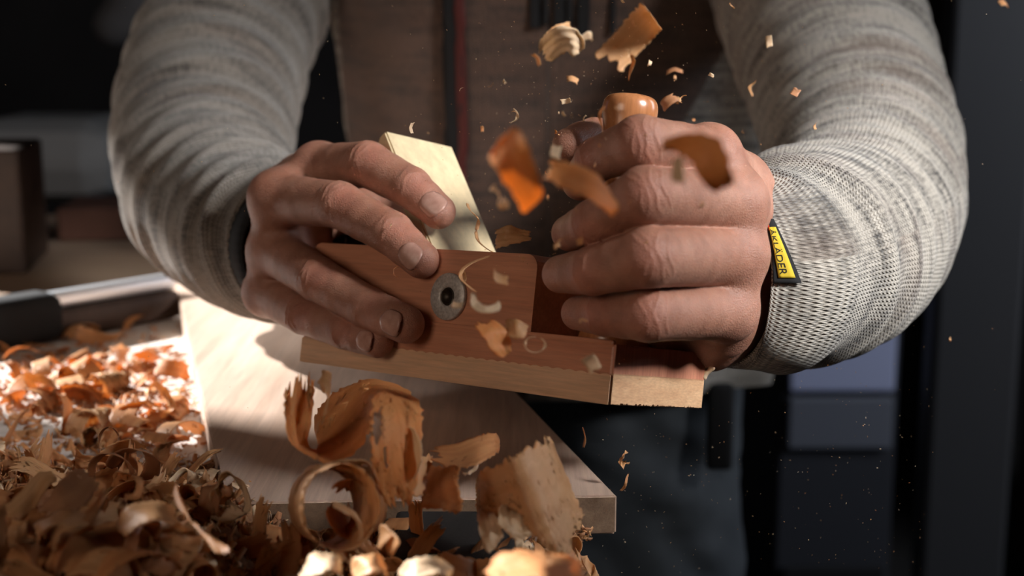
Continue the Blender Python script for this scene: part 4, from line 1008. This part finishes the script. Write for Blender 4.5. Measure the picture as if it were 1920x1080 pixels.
hair([(1232, 280, 0.3780, 1240, 262, 0.3780), (1265, 285, 0.3780, 1300, 248, 0.3685), (1300, 310, 0.3685, 1350, 262, 0.3638), (1320, 350, 0.3685, 1368, 310, 0.3638), (1345, 362, 0.3733, 1378, 345, 0.3685)], M['shave_amber'], 'big blurred orange chip flying before the knuckles of the fist', n=40, m=12, wav=.0008, seed=83)
hair([(1262, 300, 0.3780, 1258, 340, 0.3733), (1280, 290, 0.3733, 1285, 345, 0.3685)], M['shave_pale'], 'pale scrap beside the big blurred orange chip', n=16, m=8, seed=84)
hair([(927, 470, .565, 925, 432, .57), (945, 462, .56, 950, 422, .565), (975, 455, .56, 975, 428, .565), (998, 450, .56, 996, 435, .565)], M['shave_tan'], 'tan striped chip flying just right of the wedge', n=24, m=14, ragged=(1, 1), seed=85)
hair([(882, 550, .47, 890, 546, .475), (885, 575, .465, 897, 565, .47), (910, 588, .462, 912, 574, .465), (935, 582, .465, 928, 570, .468), (940, 568, .47, 934, 562, .472)], M['shave_pale'], 'bright cream curl flying in front of the steel disc', n=30, m=6, seed=86)
hair([(885, 603, .49, 925, 598, .495), (905, 630, .485, 945, 615, .49), (925, 662, .485, 958, 640, .49), (945, 672, .487, 958, 662, .49)], M['shave_amber'], 'striped orange chip flying below the bright cream curl', n=24, m=14, ragged=(1, 1), seed=87)
hair([(945, 600, .495, 945, 630, .49), (970, 600, .49, 968, 636, .485), (992, 612, .49, 988, 632, .488)], M['shave_tan'], 'tan chip flying beside the small ring of shaving', n=20, m=10, ragged=(1, 1), seed=88)
hair([(1008, 100, .72, 1022, 112, .73), (1015, 72, .71, 1040, 110, .72), (1045, 50, .70, 1060, 100, .71), (1080, 55, .70, 1075, 105, .71), (1095, 80, .71, 1080, 100, .72), (1085, 108, .72, 1060, 92, .73)], M['shave_pale'], 'cream rounded shaving flying at the top centre before the jacket', n=40, m=12, wav=.002, ragged=(1, 1), seed=101)
hair([(1020, 66, .73, 1030, 80, .73), (1040, 48, .74, 1050, 66, .74), (1070, 40, .75, 1072, 60, .75)], M['shave_tan'], 'tan strip tucked behind the cream rounded shaving', n=24, m=8, wav=.001, seed=102)
hair([(1090, 66, .76, 1088, 78, .76), (1104, 58, .76, 1110, 74, .76), (1112, 66, .76, 1108, 78, .77)], M['shave_pale'], 'small pale scrap touching the right of the cream rounded shaving', n=20, m=6, seed=103)
pts = [(1003 + 19 * math.cos(a), 646 + 15 * math.sin(a), .485) for a in np.linspace(-1.0, 4.9, 14)]
loop_curl(pts, .0006, M['shave_pale'], 'thin ring of shaving flying before the plane body', 90, 'flying_chip', cat='wood chip')
loop_curl([(875, 380, .625), (882, 395, .622), (897, 412, .622), (893, 435, .622), (897, 452, .618), (912, 466, .614), (926, 474, .612)], .0009, M['shave_tan'], 'wavy thin strand curling over the face of the wedge', 91, 'flying_chip', cat='wood chip')
loop_curl([(925, 478, .55), (890, 490, .545), (868, 505, .54), (864, 522, .535), (880, 538, .53), (892, 548, .52)], .0008, M['shave_tan'], 'thin looping thread hanging before the plane cheek', 92, 'flying_chip', cat='wood chip')
loop_curl([(962, 203, .56), (970, 212, .56), (968, 224, .56), (956, 231, .56)], .0007, M['shave_pale'], 'small pale hook flying above the large folded chip', 93, 'flying_chip', cat='wood chip')
loop_curl([(1092, 800, .56), (1097, 820, .56), (1094, 840, .56)], .0005, M['shave_brown'], 'fine brown thread falling past the edge of the board', 94, 'flying_chip', cat='wood chip')
for args in [(1182, 74, .74, 110, 'arc', 'curved blurred chip flying right of the cream cluster', 'shave_tan'), (1183, 124, .70, 46, 'wave', 'small orange chip below the curved blurred one', 'shave_orange'),
             (1008, 110, .74, 24, 'chip', 'small tan sliver under the left of the cream cluster', 'shave_tan'), (1075, 148, .70, 22, 'chip', 'round tan speck of a chip below the cream cluster', 'shave_tan'),
             (1265, 130, .72, 28, 'chip', 'dim brown chip flying near the jacket flank', 'shave_brown'), (1252, 190, .66, 34, 'chip', 'tilted orange chip right of the horn knob', 'shave_brown'),
             (1128, 222, .52, 48, 'wave', 'blurred orange chip touching the left side of the horn knob', 'shave_orange'), (1062, 190, .60, 17, 'chip', 'tiny white chip above the thumb', 'shave_pale'),
             (770, 240, .62, 18, 'chip', 'tiny pale chip above the top of the wedge', 'shave_pale'), (1442, 76, .70, 20, 'chip', 'pale oval chip flying by the upper right sleeve', 'shave_pale'),
             (1372, 12, .68, 14, 'sliver', 'tiny hooked sliver at the top edge by the right sleeve', 'shave_pale'), (1410, 165, .70, 34, 'wave', 'brown curl in front of the inner right sleeve', 'shave_brown'),
             (1490, 175, .66, 18, 'chip', 'small brown chip on the line of the right upper arm', 'shave_brown'), (1527, 236, .64, 14, 'chip', 'tiny tan chip before the right elbow crook', 'shave_tan'),
             (1284, 187, .62, 18, 'sliver', 'fine pale sliver right of the tilted orange chip', 'shave_pale'), (1040, 290, .45, 34, 'chip', 'pale blurred chip in front of the thumb', 'shave_pale'),
             (1172, 905, .56, 34, 'wave', 'single orange chip falling beyond the right corner of the board', 'shave_orange'), (1180, 852, .58, 30, 'crumple', 'small pale crumb falling above the single orange chip', 'shave_tan'),
             (1108, 678, .47, 34, 'chip', 'blurred pale chip in front of the toe of the plane', 'shave_pale'), (935, 522, .47, 30, 'chip', 'small tan chip in front of the plane cheek', 'shave_tan'),
             (858, 573, .48, 22, 'chip', 'pale chip touching the rim of the steel disc', 'shave_pale'), (1043, 455, .47, 26, 'chip', 'blurred chip before the middle fingertip', 'shave_tan'),
             (745, 510, .58, 20, 'sliver', 'white sliver between the middle and ring fingers', 'shave_pale'), (1097, 602, .47, 22, 'sliver', 'tiny sliver before the little fingertip', 'shave_pale'),
             (1090, 452, .46, 20, 'chip', 'small blurred chip between the fist fingers', 'shave_tan'), (870, 520, .55, 20, 'chip', 'small chip clinging to the thread before the plane cheek', 'shave_tan'),
             (1885, 5, .80, 24, 'chip', 'blurred tan chip in the upper right corner', 'shave_tan'), (1783, 636, .70, 12, 'chip', 'lone tiny chip in the dark at the far right', 'shave_tan'),
             (1345, 318, .42, 40, 'chip', 'orange scrap at the lower right of the big blurred chip', 'shave_orange'), (945, 365, .43, 40, 'crumple', 'blurred crumb behind the large folded chip', 'shave_tan')]:
    air(*args)
for _ in range(70):
    px, py = R_.gauss(1110, 130), R_.gauss(260, 150)
    if not (0 < py < 720 and 700 < px < 1560): continue
    air(px, py, R_.uniform(.44, .75), R_.uniform(4, 13), R_.choice(['chip', 'chip', 'sliver']), 'tiny wood chip flying in the air over the plane', R_.choice(['shave_tan', 'shave_pale', 'shave_orange']), group='tiny chips flying over the plane')
# lumpy crumb stuck under the left cuff
lo, ds = field(P(1338, 690, .60) - .02, P(1338, 690, .60) + .02, .0006, [([[(P(1322 + 3 * k + R_.uniform(-5, 5), 706 - 5 * k + R_.uniform(-4, 4), .590), R_.uniform(.0007, .0016)), (P(1324 + 3 * k, 703 - 5 * k, .590), .0009)] for k in range(9)], .0006)])
v_, f_ = polys(lo, ds[0], .0006); o = link('sawdust_crumb', mesh_np('sawdust_crumb', v_, f_), M['shave_pale']); recenter(o); prop(o, 'lumpy pale sawdust crumb stuck beside the toe of the plane under the cuff', 'crumb')
# dust
def in_air():
    px, py = (R_.gauss(1080, 170), R_.gauss(240, 150)) if R_.random() < .5 else (R_.uniform(1120, 1750), R_.uniform(650, 1075)) if R_.random() < .75 else (R_.uniform(0, 1920), R_.uniform(0, 1080))
    return P(px, py, R_.uniform(.52, .66))
litter('floating_dust', 'fine bright dust specks floating in the air around the hands', 800, in_air, .00022, ['shave_pale', 'shave_tan'])
